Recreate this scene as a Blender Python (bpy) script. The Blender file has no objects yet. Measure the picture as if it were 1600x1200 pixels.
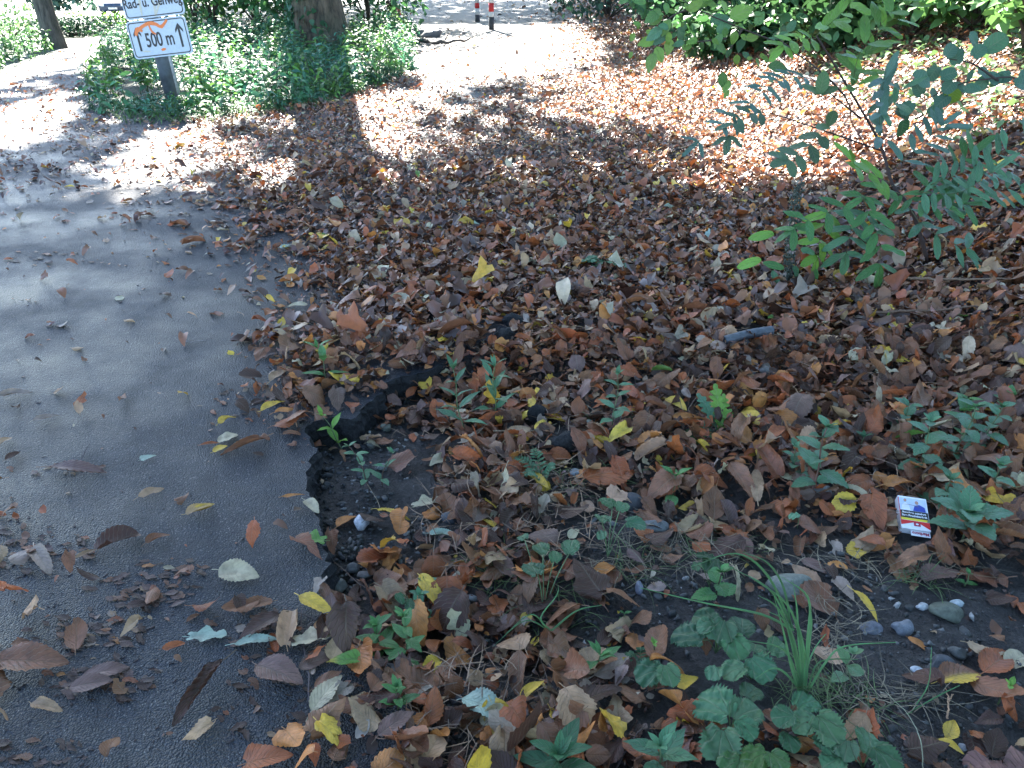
import bpy, math, random
import numpy as np
from mathutils import Vector, Matrix, Euler
from mathutils.geometry import tessellate_polygon

rng = np.random.default_rng(7)
random.seed(7)
SC = bpy.context.scene
COL = SC.collection
R = math.radians

# ------------------------------------------------------------------ camera
F = 1230.0
PITCH = math.atan(660 / F)
CAMH = 1.0
cam_d = bpy.data.cameras.new('camera')
cam_d.sensor_width = 36
cam_d.lens = 36 * F / 1600
cam_d.clip_start = 0.05
cam_d.clip_end = 1000
cam = bpy.data.objects.new('camera', cam_d)
cam.location = (0, 0, CAMH)
cam.rotation_euler = (R(90) - PITCH, 0, 0)
COL.objects.link(cam)
SC.camera = cam

# ------------------------------------------------------------------ world, sun, exposure
SUN_AZ = R(14)      # left of straight ahead
SUN_EL = R(36)
w = bpy.data.worlds.new('World'); SC.world = w
w.use_nodes = True
nt = w.node_tree
bg = nt.nodes['Background']
sky = nt.nodes.new('ShaderNodeTexSky')
sky.sky_type = 'NISHITA'
sky.sun_disc = False
sky.sun_elevation = SUN_EL
sky.sun_rotation = -SUN_AZ
sky.air_density = 1.0; sky.dust_density = 0.6; sky.ozone_density = 3.0
nt.links.new(sky.outputs[0], bg.inputs[0])
bg.inputs[1].default_value = 0.075
S = np.array([-math.sin(SUN_AZ) * math.cos(SUN_EL), math.cos(SUN_AZ) * math.cos(SUN_EL), math.sin(SUN_EL)])
sl = bpy.data.lights.new('sun', 'SUN')
sl.energy = 5.0; sl.angle = R(0.55); sl.color = (1.0, 0.95, 0.87)
so = bpy.data.objects.new('sun', sl)
so.rotation_euler = Vector(S).to_track_quat('Z', 'Y').to_euler()
COL.objects.link(so)
SC.view_settings.view_transform = 'Standard'
SC.view_settings.look = 'None'
SC.view_settings.exposure = 3.45
SC.view_settings.gamma = 1
SC.cycles.max_bounces = 6
SC.cycles.diffuse_bounces = 3
SC.cycles.glossy_bounces = 2
SC.cycles.transmission_bounces = 3
SC.cycles.transparent_max_bounces = 4
SC.cycles.use_denoising = True

# ------------------------------------------------------------------ geometry of the view (used only to find ground points)
cp, sp = math.cos(PITCH), math.sin(PITCH)
def ray(px, py):
    a = (px - 800) / F; b = (600 - py) / F
    return np.array([a, cp + b * sp, -sp + b * cp])
def proj(P):
    P = np.asarray(P, float)
    x = P[..., 0]; y = P[..., 1]; z = P[..., 2] - CAMH
    d = y * cp - z * sp
    u = y * sp + z * cp
    d = np.where(d < 0.02, 0.02, d)
    return 800 + F * x / d, 600 - F * u / d, d
def sm(t):
    t = np.clip(t, 0, 1); return t * t * (3 - 2 * t)
def base_h(x, y):
    """large shapes of the ground: bank on the right, fall of the left road"""
    x = np.asarray(x, float); y = np.asarray(y, float)
    xb = 0.95 + 0.06 * np.clip(y, 0, 20)
    s = np.clip(x - xb, 0, 30)
    z = 0.31 * s * s / (s + 0.35)
    z = np.where(z > 1.6, 1.6 + (z - 1.6) * 0.3, z)
    yy = np.clip(y, 1, None)
    lf = sm((-x / yy - 0.34) / 0.08)
    z = z - 0.045 * np.clip(y - 11, 0, 200) * lf
    return z
def G(px, py, h=0.0):
    r = ray(px, py); t = 0.3
    o = np.array([0, 0, CAMH])
    prev = t
    while t < 400:
        p = o + r * t
        if p[2] <= float(base_h(p[0], p[1])) + h:
            a, b = prev, t
            for _ in range(20):
                m = (a + b) / 2; p = o + r * m
                if p[2] <= float(base_h(p[0], p[1])) + h: b = m
                else: a = m
            return o + r * b
        prev = t; t *= 1.03
    return o + r * t
def atY(px, py, Y):
    r = ray(px, py); return np.array([0, 0, CAMH]) + r * (Y / r[1])

EDGE_PX = [(655,1330),(652,1240),(648,1180),(652,1120),(628,1066),(606,1040),(580,1022),(548,1004),(530,968),(512,930),(508,900),(512,880),(502,850),
           (504,825),(490,800),(486,775),(478,745),(484,722),(496,700),(480,684),(474,670),(492,658),(520,652),(548,656),(566,640),(588,622),(598,600),
           (630,588),(662,582),(700,566),(735,541),(790,516),(850,470),(930,400),(1000,320),(1050,250),(1080,190)]
def gz0(px, py):
    r = ray(px, py); return np.array([0, 0, CAMH]) + r * (CAMH / -r[2])
EDGE = []
for (a, b), (c, d) in zip(EDGE_PX[:-1], EDGE_PX[1:]):
    A, B = gz0(a, b)[:2], gz0(c, d)[:2]
    n = max(2, int(np.linalg.norm(B - A) / 0.012)) if b > 540 else max(2, int(np.linalg.norm(B - A) / 0.08))
    for k in range(n):
        EDGE.append(A + (B - A) * k / n)
EDGE = np.array(EDGE)
def n1(t, s):
    return np.sin(t * 1.0 + s) * .5 + np.sin(t * 2.3 + 1.7 * s) * .3 + np.sin(t * 5.1 + 2.9 * s) * .2
tt = np.arange(len(EDGE))
EDGE[:, 0] += 0.006 * n1(tt * 0.55, 1.0) + rng.normal(0, .0034, len(EDGE))
EDGE[:, 1] += 0.006 * n1(tt * 0.6, 4.0) + rng.normal(0, .0022, len(EDGE))
ASPH = np.vstack([EDGE, [[1.4, 6.6], [-14, 6.6], [-14, -1.5], [-0.05, -1.5]]])
def inpoly(x, y, P):
    x = np.asarray(x, float); y = np.asarray(y, float)
    r = np.zeros(x.shape, bool)
    j = len(P) - 1
    for i in range(len(P)):
        xi, yi = P[i]; xj, yj = P[j]
        if yi != yj:
            c = ((yi > y) != (yj > y)) & (x < (xj - xi) * (y - yi) / (yj - yi) + xi)
            r ^= c
        j = i
    return r
EC = np.vstack([EDGE[::3], EDGE[-1:]])
def edist(x, y):
    x = np.asarray(x, float); y = np.asarray(y, float)
    d = np.full(x.shape, 1e9)
    for e in EC:
        d = np.minimum(d, (x - e[0]) ** 2 + (y - e[1]) ** 2)
    return np.sqrt(d)
def hole(x, y):
    """soil surface next to and under the asphalt slab, relative to base_h"""
    x = np.asarray(x, float); y = np.asarray(y, float)
    depth = 0.062 * (1 - sm((y - 1.85) / 0.22)) + 0.008
    depth = depth * (0.45 + 0.55 * sm((y - 0.85) / 0.15))
    d = edist(x, y)
    rec = sm(d / 0.55)
    ins = inpoly(x, y, ASPH)
    z = -depth * (1 - rec * 0.75)
    z = z * (1 - sm((y - 5.6) / 0.8))
    z = np.where(ins, np.minimum(-depth * (1 - sm((y - 5.6) / 0.8)) - .002, -.005), z)
    return z
def soil_noise(x, y):
    return (0.004 * np.sin(x * 97 + 5 * np.sin(y * 71)) * np.sin(y * 103 + 3 * np.sin(x * 49)) + 0.007 * np.sin(x * 17 + 3 * np.sin(y * 9)) * np.sin(y * 21 + 2 * np.sin(x * 13)) + 0.003 * np.sin(x * 61 + 4 * np.sin(y * 33)) * np.sin(y * 57))
def ground_z(x, y):
    return base_h(x, y) + hole(x, y) + soil_noise(np.asarray(x, float), np.asarray(y, float)) * (~inpoly(x, y, ASPH)) * (np.asarray(y) < 6)
def surf_z(x, y):
    """what a thing dropped there would rest on"""
    x = np.asarray(x, float); y = np.asarray(y, float)
    ins = inpoly(x, y, ASPH)
    return np.where(ins, 0.0, base_h(x, y) + hole(x, y))

# ------------------------------------------------------------------ materials
def mat(name):
    m = bpy.data.materials.new(name); m.use_nodes = True
    return m, m.node_tree, m.node_tree.nodes['Principled BSDF']
def N(nt, t, **kw):
    n = nt.nodes.new(t)
    for k, v in kw.items(): setattr(n, k, v)
    return n
def mth(nt, op, a, b=None, c=None):
    n = N(nt, 'ShaderNodeMath', operation=op)
    for i, v in enumerate((a, b, c)):
        if v is None: continue
        if isinstance(v, (int, float)): n.inputs[i].default_value = v
        else: nt.links.new(v, n.inputs[i])
    return n.outputs[0]
def ramp(nt, fac, stops):
    n = N(nt, 'ShaderNodeValToRGB')
    e = n.color_ramp.elements
    while len(e) < len(stops): e.new(0.5)
    for i, (p, c) in enumerate(stops):
        e[i].position = p; e[i].color = (*c, 1) if len(c) == 3 else c
    nt.links.new(fac, n.inputs[0]); return n.outputs[0]
def noise(nt, vec, scale, detail=3, rough=.55):
    n = N(nt, 'ShaderNodeTexNoise'); n.inputs['Scale'].default_value = scale
    n.inputs['Detail'].default_value = detail; n.inputs['Roughness'].default_value = rough
    if vec is not None: nt.links.new(vec, n.inputs['Vector'])
    return n.outputs['Fac']
def mixc(nt, fac, a, b, bt='MIX'):
    n = N(nt, 'ShaderNodeMix', data_type='RGBA', blend_type=bt)
    for i, v in ((0, fac), (6, a), (7, b)):
        if isinstance(v, (int, float)): n.inputs[i].default_value = v
        elif isinstance(v, tuple): n.inputs[i].default_value = (*v, 1)
        else: nt.links.new(v, n.inputs[i])
    return n.outputs[2]
def bump(nt, h, strength, dist, bs):
    b = N(nt, 'ShaderNodeBump'); b.inputs['Strength'].default_value = strength; b.inputs['Distance'].default_value = dist
    nt.links.new(h, b.inputs['Height']); nt.links.new(b.outputs[0], bs.inputs['Normal'])
def objco(nt):
    return N(nt, 'ShaderNodeTexCoord').outputs['Object']
def geo(nt):
    return N(nt, 'ShaderNodeNewGeometry').outputs['Position']

def leaf_mat(name, transl, rough, vein, blotch, veins=8, spec=.5, bmp=.5):
    m, nt, bs = mat(name)
    at = N(nt, 'ShaderNodeAttribute', attribute_name='Col')
    uv = N(nt, 'ShaderNodeUVMap', uv_map='UVMap')
    sx = N(nt, 'ShaderNodeSeparateXYZ'); nt.links.new(uv.outputs[0], sx.inputs[0])
    u, v = sx.outputs[0], sx.outputs[1]
    a = mth(nt, 'ABSOLUTE', mth(nt, 'SUBTRACT', v, 0.5))
    a2 = mth(nt, 'MULTIPLY', a, 2.0)
    ph = mth(nt, 'MULTIPLY', mth(nt, 'SUBTRACT', u, mth(nt, 'MULTIPLY', a2, 0.28)), float(veins))
    fr = mth(nt, 'FRACT', ph)
    side = mth(nt, 'ABSOLUTE', mth(nt, 'SUBTRACT', fr, 0.5))         # .5 at vein
    vline = mth(nt, 'SMOOTH_MIN', mth(nt, 'MULTIPLY', mth(nt, 'SUBTRACT', side, 0.38), 8.0), 1.0, .1)
    vline = mth(nt, 'MAXIMUM', vline, 0.0)
    mid = mth(nt, 'MAXIMUM', mth(nt, 'SUBTRACT', 1.0, mth(nt, 'MULTIPLY', a2, 14.0)), 0.0)
    vl = mth(nt, 'MAXIMUM', vline, mid)
    g = geo(nt)
    nz = noise(nt, g, 55, 4, .6)
    nz2 = noise(nt, g, 420, 2, .6)
    c = mixc(nt, mth(nt, 'MULTIPLY', ramp(nt, nz, [(.42, (0, 0, 0)), (.72, (1, 1, 1))]), blotch), at.outputs['Color'],
             mixc(nt, 0.75, at.outputs['Color'], (0.035, 0.022, 0.015)))
    c = mixc(nt, mth(nt, 'MULTIPLY', vl, vein), c, mixc(nt, .5, c, (.35, .33, .22)))
    c = mixc(nt, mth(nt, 'MULTIPLY', nz2, .35), c, mixc(nt, .5, c, (.02, .015, .01)))
    nt.links.new(c, bs.inputs['Base Color'])
    bs.inputs['Roughness'].default_value = rough
    bs.inputs['Specular IOR Level'].default_value = spec
    h = mth(nt, 'ADD', mth(nt, 'MULTIPLY', vl, -.7), mth(nt, 'MULTIPLY', nz, 1.2))
    bump(nt, h, bmp, 0.002, bs)
    if transl > 0:
        tr = N(nt, 'ShaderNodeBsdfTranslucent')
        nt.links.new(mixc(nt, .25, c, mixc(nt, 1.0, c, (1.0, .9, .35), 'MULTIPLY')), tr.inputs['Color'])
        ms = N(nt, 'ShaderNodeMixShader'); ms.inputs[0].default_value = transl
        nt.links.new(bs.outputs[0], ms.inputs[1]); nt.links.new(tr.outputs[0], ms.inputs[2])
        nt.links.new(ms.outputs[0], nt.nodes['Material Output'].inputs['Surface'])
    return m
M_LITTER = leaf_mat('dead_leaf', .20, .46, .35, .65, 9, .36, .7)
M_LITTER_FAR = leaf_mat('dead_leaf_far', .20, .38, .1, .4, 9, .5, .15)
M_GREEN = leaf_mat('green_leaf', .28, .46, .55, .16, 6, .35, .8)
M_GREENFAR = leaf_mat('green_leaf_far', .35, .5, .0, .25, 6, .4, .15)

def simple(name, col, rough=.7, n=.25, scale=30, bm=.4, bd=.004, spec=.4, metal=0):
    m, nt, bs = mat(name)
    g = objco(nt)
    f = noise(nt, g, scale, 5, .6)
    dk = tuple(c * (1 - n) * .6 for c in col); lt = tuple(min(1, c * (1 + n)) for c in col)
    nt.links.new(ramp(nt, f, [(.3, dk), (.7, lt)]), bs.inputs['Base Color'])
    bs.inputs['Roughness'].default_value = rough
    bs.inputs['Specular IOR Level'].default_value = spec
    bs.inputs['Metallic'].default_value = metal
    bump(nt, f, bm, bd, bs)
    return m
def colattr(name, rough=.8, scale=80, bm=.5, bd=.003, spec=.4):
    m, nt, bs = mat(name)
    at = N(nt, 'ShaderNodeAttribute', attribute_name='Col')
    f = noise(nt, geo(nt), scale, 5, .65)
    c = mixc(nt, ramp(nt, f, [(.3, (1, 1, 1)), (.65, (0, 0, 0))]), at.outputs['Color'], mixc(nt, .55, at.outputs['Color'], (.01, .01, .01)))
    nt.links.new(c, bs.inputs['Base Color']); bs.inputs['Roughness'].default_value = rough
    bs.inputs['Specular IOR Level'].default_value = spec
    bump(nt, f, bm, bd, bs)
    return m
M_STONE = colattr('stone', .65, 120, .7, .003)
M_STEM = colattr('stem', .55, 60, .2, .001)
M_TWIG = colattr('twig', .75, 150, .6, .002)
M_WALL = simple('broken_asphalt', (.012, .012, .013), .9, .8, 220, 1.0, .006)

def asphalt_mat():
    m, nt, bs = mat('asphalt')
    g = geo(nt)
    vo = N(nt, 'ShaderNodeTexVoronoi'); vo.inputs['Scale'].default_value = 300; nt.links.new(g, vo.inputs['Vector'])
    cell = vo.outputs['Distance']
    f = noise(nt, g, 300, 2, .5); f2 = noise(nt, g, 3.5, 4, .6); f3 = noise(nt, g, 95, 3, .6); f4 = noise(nt, g, 1.3, 3, .55)
    base = ramp(nt, f2, [(.25, (.011, .015, .023)), (.75, (.026, .033, .046))])
    sepc = N(nt, 'ShaderNodeSeparateColor'); nt.links.new(vo.outputs['Color'], sepc.inputs[0])
    agg = mth(nt, 'GREATER_THAN', sepc.outputs[0], .86)
    aggm = mth(nt, 'MULTIPLY', agg, mth(nt, 'LESS_THAN', cell, .42))
    c = mixc(nt, mth(nt, 'MULTIPLY', aggm, .7), base, (.26, .25, .235))
    c = mixc(nt, ramp(nt, f, [(.35, (.6, .6, .6)), (.6, (0, 0, 0))]), c, (.018, .018, .02))
    c = mixc(nt, ramp(nt, f4, [(.52, (0, 0, 0)), (.72, (.22, .22, .22))]), c, (.085, .085, .088))
    c = mixc(nt, ramp(nt, noise(nt, g, 22, 5, .7), [(.40, (.55, .55, .55)), (.62, (0, 0, 0))]), c, (.014, .015, .018))
    nt.links.new(c, bs.inputs['Base Color'])
    nt.links.new(ramp(nt, noise(nt, g, 2.2, 4, .6), [(.36, (.32, .32, .32)), (.60, (.62, .62, .62))]), bs.inputs['Roughness'])
    bs.inputs['Specular IOR Level'].default_value = .36
    f5 = noise(nt, g, 26, 4, .65)
    h = mth(nt, 'ADD', mth(nt, 'MULTIPLY', cell, -1.4), mth(nt, 'ADD', mth(nt, 'MULTIPLY', f3, 1.3), mth(nt, 'MULTIPLY', f, .5)))
    bump(nt, h, 1.0, .003, bs)
    return m
M_ASPH = asphalt_mat()

def ground_mat():
    m, nt, bs = mat('ground')
    g = geo(nt)
    at = N(nt, 'ShaderNodeAttribute', attribute_name='Col')
    f = noise(nt, g, 9, 6, .65); f2 = noise(nt, g, 90, 4, .7); f3 = noise(nt, g, 500, 2, .6)
    c = mixc(nt, ramp(nt, f, [(.35, (.7, .7, .7)), (.6, (0, 0, 0))]), at.outputs['Color'], mixc(nt, .45, at.outputs['Color'], (.012, .011, .011)))
    c = mixc(nt, ramp(nt, f2, [(.5, (0, 0, 0)), (.72, (.7, .7, .7))]), c, mixc(nt, .6, c, (.16, .14, .12)))
    nt.links.new(c, bs.inputs['Base Color'])
    bs.inputs['Roughness'].default_value = .72
    bs.inputs['Specular IOR Level'].default_value = .45
    bump(nt, mth(nt, 'ADD', f2, mth(nt, 'MULTIPLY', f3, .45)), 1.0, .022, bs)
    return m
M_GROUND = ground_mat()

def bark_mat(name, a, b, sc=14):
    m, nt, bs = mat(name)
    g = objco(nt)
    mp = N(nt, 'ShaderNodeMapping'); mp.inputs['Scale'].default_value = (1, 1, .22); nt.links.new(g, mp.inputs[0])
    f = noise(nt, mp.outputs[0], sc, 6, .7); f2 = noise(nt, g, 3, 3, .5)
    c = mixc(nt, ramp(nt, f2, [(.4, (0, 0, 0)), (.65, (.4, .4, .4))]), ramp(nt, f, [(.38, a), (.62, b)]), (.07, .09, .05))
    nt.links.new(c, bs.inputs['Base Color']); bs.inputs['Roughness'].default_value = .85
    bump(nt, f, 1.0, .04, bs); return m
M_BARK = bark_mat('bark', (.025, .018, .012), (.13, .095, .065))
M_BARK2 = bark_mat('grey_bark', (.03, .028, .026), (.12, .105, .09), 22)

# ------------------------------------------------------------------ mesh batches
class Batch:
    def __init__(s): s.v = []; s.f = []; s.c = []; s.u = []; s.n = 0
    def add(s, v, f, col=(.5, .5, .5), uv=None):
        v = np.asarray(v, np.float32).reshape(-1, 3); f = np.asarray(f, np.int32).reshape(-1, 4)
        s.v.append(v); s.f.append(f + s.n); s.n += len(v)
        c = np.asarray(col, np.float32)
        if c.ndim == 1: c = np.repeat(c[None, :3], len(v), 0)
        s.c.append(c)
        s.u.append(np.asarray(uv, np.float32) if uv is not None else np.tile(np.array([[.3, .2]], np.float32), (len(v), 1)))
        return s
    def mesh(s, name, m, smooth=True, origin=(0, 0, 0)):
        v = np.concatenate(s.v) - np.asarray(origin, np.float32); f = np.concatenate(s.f); c = np.concatenate(s.c); u = np.concatenate(s.u)
        me = bpy.data.meshes.new(name)
        me.vertices.add(len(v)); me.vertices.foreach_set('co', v.ravel())
        me.loops.add(f.size); me.loops.foreach_set('vertex_index', f.ravel())
        me.polygons.add(len(f)); me.polygons.foreach_set('loop_start', np.arange(0, f.size, 4, dtype=np.int32))
        me.update(calc_edges=True)
        if smooth: me.polygons.foreach_set('use_smooth', np.ones(len(f), bool))
        uvl = me.uv_layers.new(name='UVMap'); uvl.data.foreach_set('uv', u[f.ravel()].ravel())
        ca = me.color_attributes.new('Col', 'FLOAT_COLOR', 'POINT')
        ca.data.foreach_set('color', np.hstack([c, np.ones((len(c), 1), np.float32)]).astype(np.float32).ravel())
        for x in (m if isinstance(m, (list, tuple)) else [m]): me.materials.append(x)
        return me
    def build(s, name, m, parent=None, smooth=True, origin=(0, 0, 0)):
        o = bpy.data.objects.new(name, s.mesh(name, m, smooth, origin)); COL.objects.link(o)
        if parent is not None: o.parent = parent
        else: o.location = origin
        return o
def tag(o, label=None, cat=None, group=None, kind=None):
    if label: o['label'] = label
    if cat: o['category'] = cat
    if group: o['group'] = group
    if kind: o['kind'] = kind
    return o
def empty(name, loc, label, cat, group=None):
    o = bpy.data.objects.new(name, None); o.location = tuple(float(q) for q in loc); o.empty_display_size = .05
    COL.objects.link(o); return tag(o, label, cat, group)
def gridf(nu, nv, off=0):
    i = np.arange(nu)[:, None] * (nv + 1) + np.arange(nv)[None, :]
    return np.stack([i, i + 1, i + nv + 2, i + nv + 1], -1).reshape(-1, 4) + off
def tube(pts, rad, k=6, closed_cap=True):
    pts = np.asarray(pts, float); n = len(pts)
    rad = np.asarray(rad, float) * np.ones(n)
    T = np.gradient(pts, axis=0); T /= np.linalg.norm(T, axis=1)[:, None] + 1e-9
    up = np.array([.13, .21, .97]); 
    A = np.cross(T, up); bad = np.linalg.norm(A, axis=1) < .2
    A[bad] = np.cross(T[bad], np.array([1, 0, 0])); A /= np.linalg.norm(A, axis=1)[:, None]
    B = np.cross(T, A)
    th = np.arange(k + 1) * 2 * math.pi / k
    v = pts[:, None, :] + rad[:, None, None] * (np.cos(th)[None, :, None] * A[:, None, :] + np.sin(th)[None, :, None] * B[:, None, :])
    v = v.reshape(-1, 3); f = gridf(n - 1, k)
    if closed_cap:
        c0 = np.repeat(pts[:1], k + 1, 0); c1 = np.repeat(pts[-1:], k + 1, 0)
        m = len(v); v = np.vstack([v, c0, c1])
        e = []
        for q in range(k):
            e.append([m + q, m + q + 1, q + 1, q]); b = (n - 1) * (k + 1)
            e.append([b + q, b + q + 1, m + k + 1 + q + 1, m + k + 1 + q])
        f = np.vstack([f, np.array(e)])
    return v, f
def curve(pts, n=12):
    """smooth polyline through control points"""
    P = np.asarray(pts, float)
    if len(P) < 3:
        t = np.linspace(0, 1, n)[:, None]; return P[0] * (1 - t) + P[-1] * t
    Q = np.vstack([2 * P[0] - P[1], P, 2 * P[-1] - P[-2]]); out = []
    seg = max(2, n // (len(P) - 1))
    for i in range(len(P) - 1):
        for t in np.arange(seg) / seg:
            a, b, c, d = Q[i:i + 4]
            out.append(.5 * ((2 * b) + (-a + c) * t + (2 * a - 5 * b + 4 * c - d) * t ** 2 + (-a + 3 * b - 3 * c + d) * t ** 3))
    out.append(P[-1]); return np.array(out)
def cubesphere(n):
    vs = {}; f = []; V = []
    def vid(p):
        k = tuple(np.round(p, 5))
        if k not in vs: vs[k] = len(V); V.append(p)
        return vs[k]
    for ax in range(3):
        for sg in (-1, 1):
            for i in range(n):
                for j in range(n):
                    q = []
                    for di, dj in ((0, 0), (1, 0), (1, 1), (0, 1)):
                        p = np.zeros(3); p[ax] = sg; p[(ax + 1) % 3] = -1 + 2 * (i + di) / n; p[(ax + 2) % 3] = -1 + 2 * (j + dj) / n
                        q.append(vid(p))
                    f.append(q if sg > 0 else q[::-1])
    V = np.array(V); V = V / np.linalg.norm(V, axis=1)[:, None] * (.75 + .25 * np.max(np.abs(V), axis=1)[:, None])
    return V, np.array(f)
CS = {n: cubesphere(n) for n in (1, 2, 3, 6, 10)}
def rock(n, size, seed, rough=.18):
    v, f = CS[n]; r = np.random.default_rng(seed)
    v = v.copy(); d = np.ones(len(v))
    for k in range(7):
        a = r.normal(size=3); a /= np.linalg.norm(a); fq = r.uniform(1.2, 4.5)
        d += rough * .35 * np.sin(v @ a * fq + r.uniform(0, 6))
    for k in range(7):                      # facets
        a = r.normal(size=3); a /= np.linalg.norm(a); h = r.uniform(.62, .9)
        t = v @ a; v = v - np.clip(t - h, 0, 1)[:, None] * a * .85
    v = v * d[:, None] * np.asarray(size)
    return v, f

# ------------------------------------------------------------------ leaf shapes
def prof(kind, u):
    if kind == 'ovate': return np.sin(np.pi * u ** .75) ** .85
    if kind == 'lance': return np.sin(np.pi * u ** .8) ** 1.2
    if kind == 'round': return np.clip(1 - (2 * u - 1) ** 2, 0, 1) ** .42
    if kind == 'cord': return np.minimum(1, (u / .16) ** .45) * np.clip(1 - u, 0, 1) ** .75 * 1.18
    if kind == 'ellip': return np.sin(np.pi * u) ** .5
    if kind == 'lobed': return (np.sin(np.pi * u ** 1.5) ** .6) * (.30 + .70 * np.abs(((u * 7) % 1) - .15))
    if kind == 'mitten': return np.clip(1 - (2 * u - 1) ** 2, 0, 1) ** .45 * (.72 + .28 * np.cos(u * 14))
    return np.sin(np.pi * u)
def leafmesh(nu, nv, kind='ovate', W=.55, ser=.06, fold=.25, bend=.6, roll=0., twist=.2, wave=.03, pleat=.012, npl=9, petiole=.2, seed=0, tear=0.):
    r = np.random.default_rng(seed)
    u = np.linspace(0.012, .988, nu + 1)
    hw = W / 2 * prof(kind, u)
    alt = (np.arange(nu + 1) % 2) * 2 - 1
    hw = np.maximum(hw * (1 + ser * alt), .006)
    v = np.linspace(-1, 1, nv + 1)
    U, V = np.meshgrid(u, v, indexing='ij')
    HW = hw[:, None] * np.ones_like(V)
    if tear > 0:
        jag = 1 - tear * np.clip(np.interp(u, np.linspace(0, 1, 7), r.uniform(-.6, 1, 7)), 0, 1)
        HW = np.where(V > .4, HW * jag[:, None], HW)
    X = V * HW; Y = U.copy(); a = np.abs(V)
    if kind in ('round', 'cord', 'mitten'): Y = Y - .10 * a ** 2 * np.clip(1 - U * 2.2, 0, 1)
    if kind == 'ovate' and ser: Y = Y + .02 * a
    Z = fold * a * HW
    Z += pleat * np.sin(2 * np.pi * npl * (U - .28 * a)) * np.sqrt(np.clip(a * 1.4, 0, 1)) 
    for k in range(3):
        fx, fy, p = r.uniform(3, 9), r.uniform(3, 10), r.uniform(0, 6)
        Z += wave * np.sin(X * fx * 2 + Y * fy + p) * (.3 + a)
    if kind == 'round' and petiole == 0:
        th_ = np.arctan2(X, Y + .04); Z += pleat * 1.8 * np.abs(np.cos(th_ * 5)) * np.sqrt(X ** 2 + Y ** 2) * 1.2
    if abs(roll) > .01:
        c = roll / max(W / 2, .1)
        Xn = np.sin(c * X) / c; Zr = (1 - np.cos(c * X)) / c
        nx = -np.sin(c * X); nz = np.cos(c * X)
        X = Xn + Z * nx; Z = Zr + Z * nz
    ang = twist * (Y - .5)
    X, Z = X * np.cos(ang) - Z * np.sin(ang), X * np.sin(ang) + Z * np.cos(ang)
    if abs(bend) > .01:
        k = bend
        Yc = Y; Z0 = Z
        Y = np.sin(k * Yc) / k - Z0 * np.sin(k * Yc); Z = -(1 - np.cos(k * Yc)) / k + Z0 * np.cos(k * Yc)
        if k < 0: pass
    P = np.stack([X, Y, Z], -1).reshape(-1, 3); f = gridf(nu, nv)
    uv = np.stack([U, (V + 1) / 2], -1).reshape(-1, 2)
    if kind == 'round' and petiole == 0 and ser > 0: uv = np.stack([np.arctan2(V * HW, U + .04) / math.pi + .5 + .28, np.zeros_like(U)], -1).reshape(-1, 2)
    if petiole > 0:
        n = 3; t = np.linspace(0, 1, n + 1)
        px = .03 * t * r.uniform(-2, 2); pz = -.02 * t + .05 * t * t * r.uniform(-1, 1)
        q = np.stack([np.stack([px - .010, .02 - petiole * t, pz], -1), np.stack([px, .02 - petiole * t, pz + .014], -1), np.stack([px + .010, .02 - petiole * t, pz], -1)], 1).reshape(-1, 3)
        f = np.vstack([f, gridf(n, 2, len(P))]); P = np.vstack([P, q]); uv = np.vstack([uv, np.tile([[.5, .5]], (len(q), 1))])
    return P, f, uv
def rotm(yaw, pitch, roll):
    cy, sy, cx, sx, cr, sr = np.cos(yaw), np.sin(yaw), np.cos(pitch), np.sin(pitch), np.cos(roll), np.sin(roll)
    z = np.zeros_like(cy); o = np.ones_like(cy)
    Rz = np.stack([np.stack([cy, -sy, z], -1), np.stack([sy, cy, z], -1), np.stack([z, z, o], -1)], -2)
    Rx = np.stack([np.stack([o, z, z], -1), np.stack([z, cx, -sx], -1), np.stack([z, sx, cx], -1)], -2)
    Ry = np.stack([np.stack([cr, z, sr], -1), np.stack([z, o, z], -1), np.stack([-sr, z, cr], -1)], -2)
    return Rz @ Rx @ Ry
def frame(d, up=(0, 0, 1)):
    """matrix whose Y axis is d and Z axis as close to up as can be"""
    d = np.asarray(d, float); d = d / np.linalg.norm(d); up = np.asarray(up, float)
    x = np.cross(d, up); 
    if np.linalg.norm(x) < 1e-3: x = np.array([1., 0, 0])
    x /= np.linalg.norm(x); z = np.cross(x, d)
    return np.stack([x, d, z], 1)

# ------------------------------------------------------------------ ground sheet
def axis(lo, hi, a, b, s0, g):
    mid = list(np.arange(a, b, s0)); L = [a]; s = s0
    while L[-1] > lo: s *= g; L.append(L[-1] - s)
    H = [mid[-1] + s0]; s = s0
    while H[-1] < hi: s *= g; H.append(H[-1] + s)
    return np.array(sorted(L[1:]) + mid + H)
ISLAND = [(128,168),(150,176),(205,186),(350,182),(450,168),(540,152),(600,128),(652,104),(655,70),(622,42),(600,5),(190,5),(205,40),(190,62),(165,90),(140,130)]
LEFTVEG = [(-900,330),(-300,170),(0,112),(45,98),(82,84),(88,70),(100,66),(150,58),(192,46),(180,34),(120,30),(-300,10),(-900,10)]
gx = axis(-160, 160, -.7, 2.2, .016, 1.055); gy = axis(-6, 320, .5, 2.6, .016, 1.045)
GX, GY = np.meshgrid(gx, gy, indexing='ij')
gxf, gyf = GX.ravel(), GY.ravel()
gz = ground_z(gxf, gyf)
u_, v_, d_ = proj(np.stack([gxf, gyf, gz], -1))
gc = np.tile(np.array([[.040, .034, .031]]), (len(gxf), 1))
road = (gyf > 5.2) & (gxf < 1.3 + .05 * gyf)
gc[road] = (.22, .21, .20)
bankm = (gxf > .95 + .06 * gyf) & (gyf > 3)
gc[bankm] = (.085, .05, .035)
isl = inpoly(u_, v_, ISLAND) & (gyf > 5)
gc[isl] = (.035, .05, .022)
lv = inpoly(u_, v_, LEFTVEG) & (gyf > 5)
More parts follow.
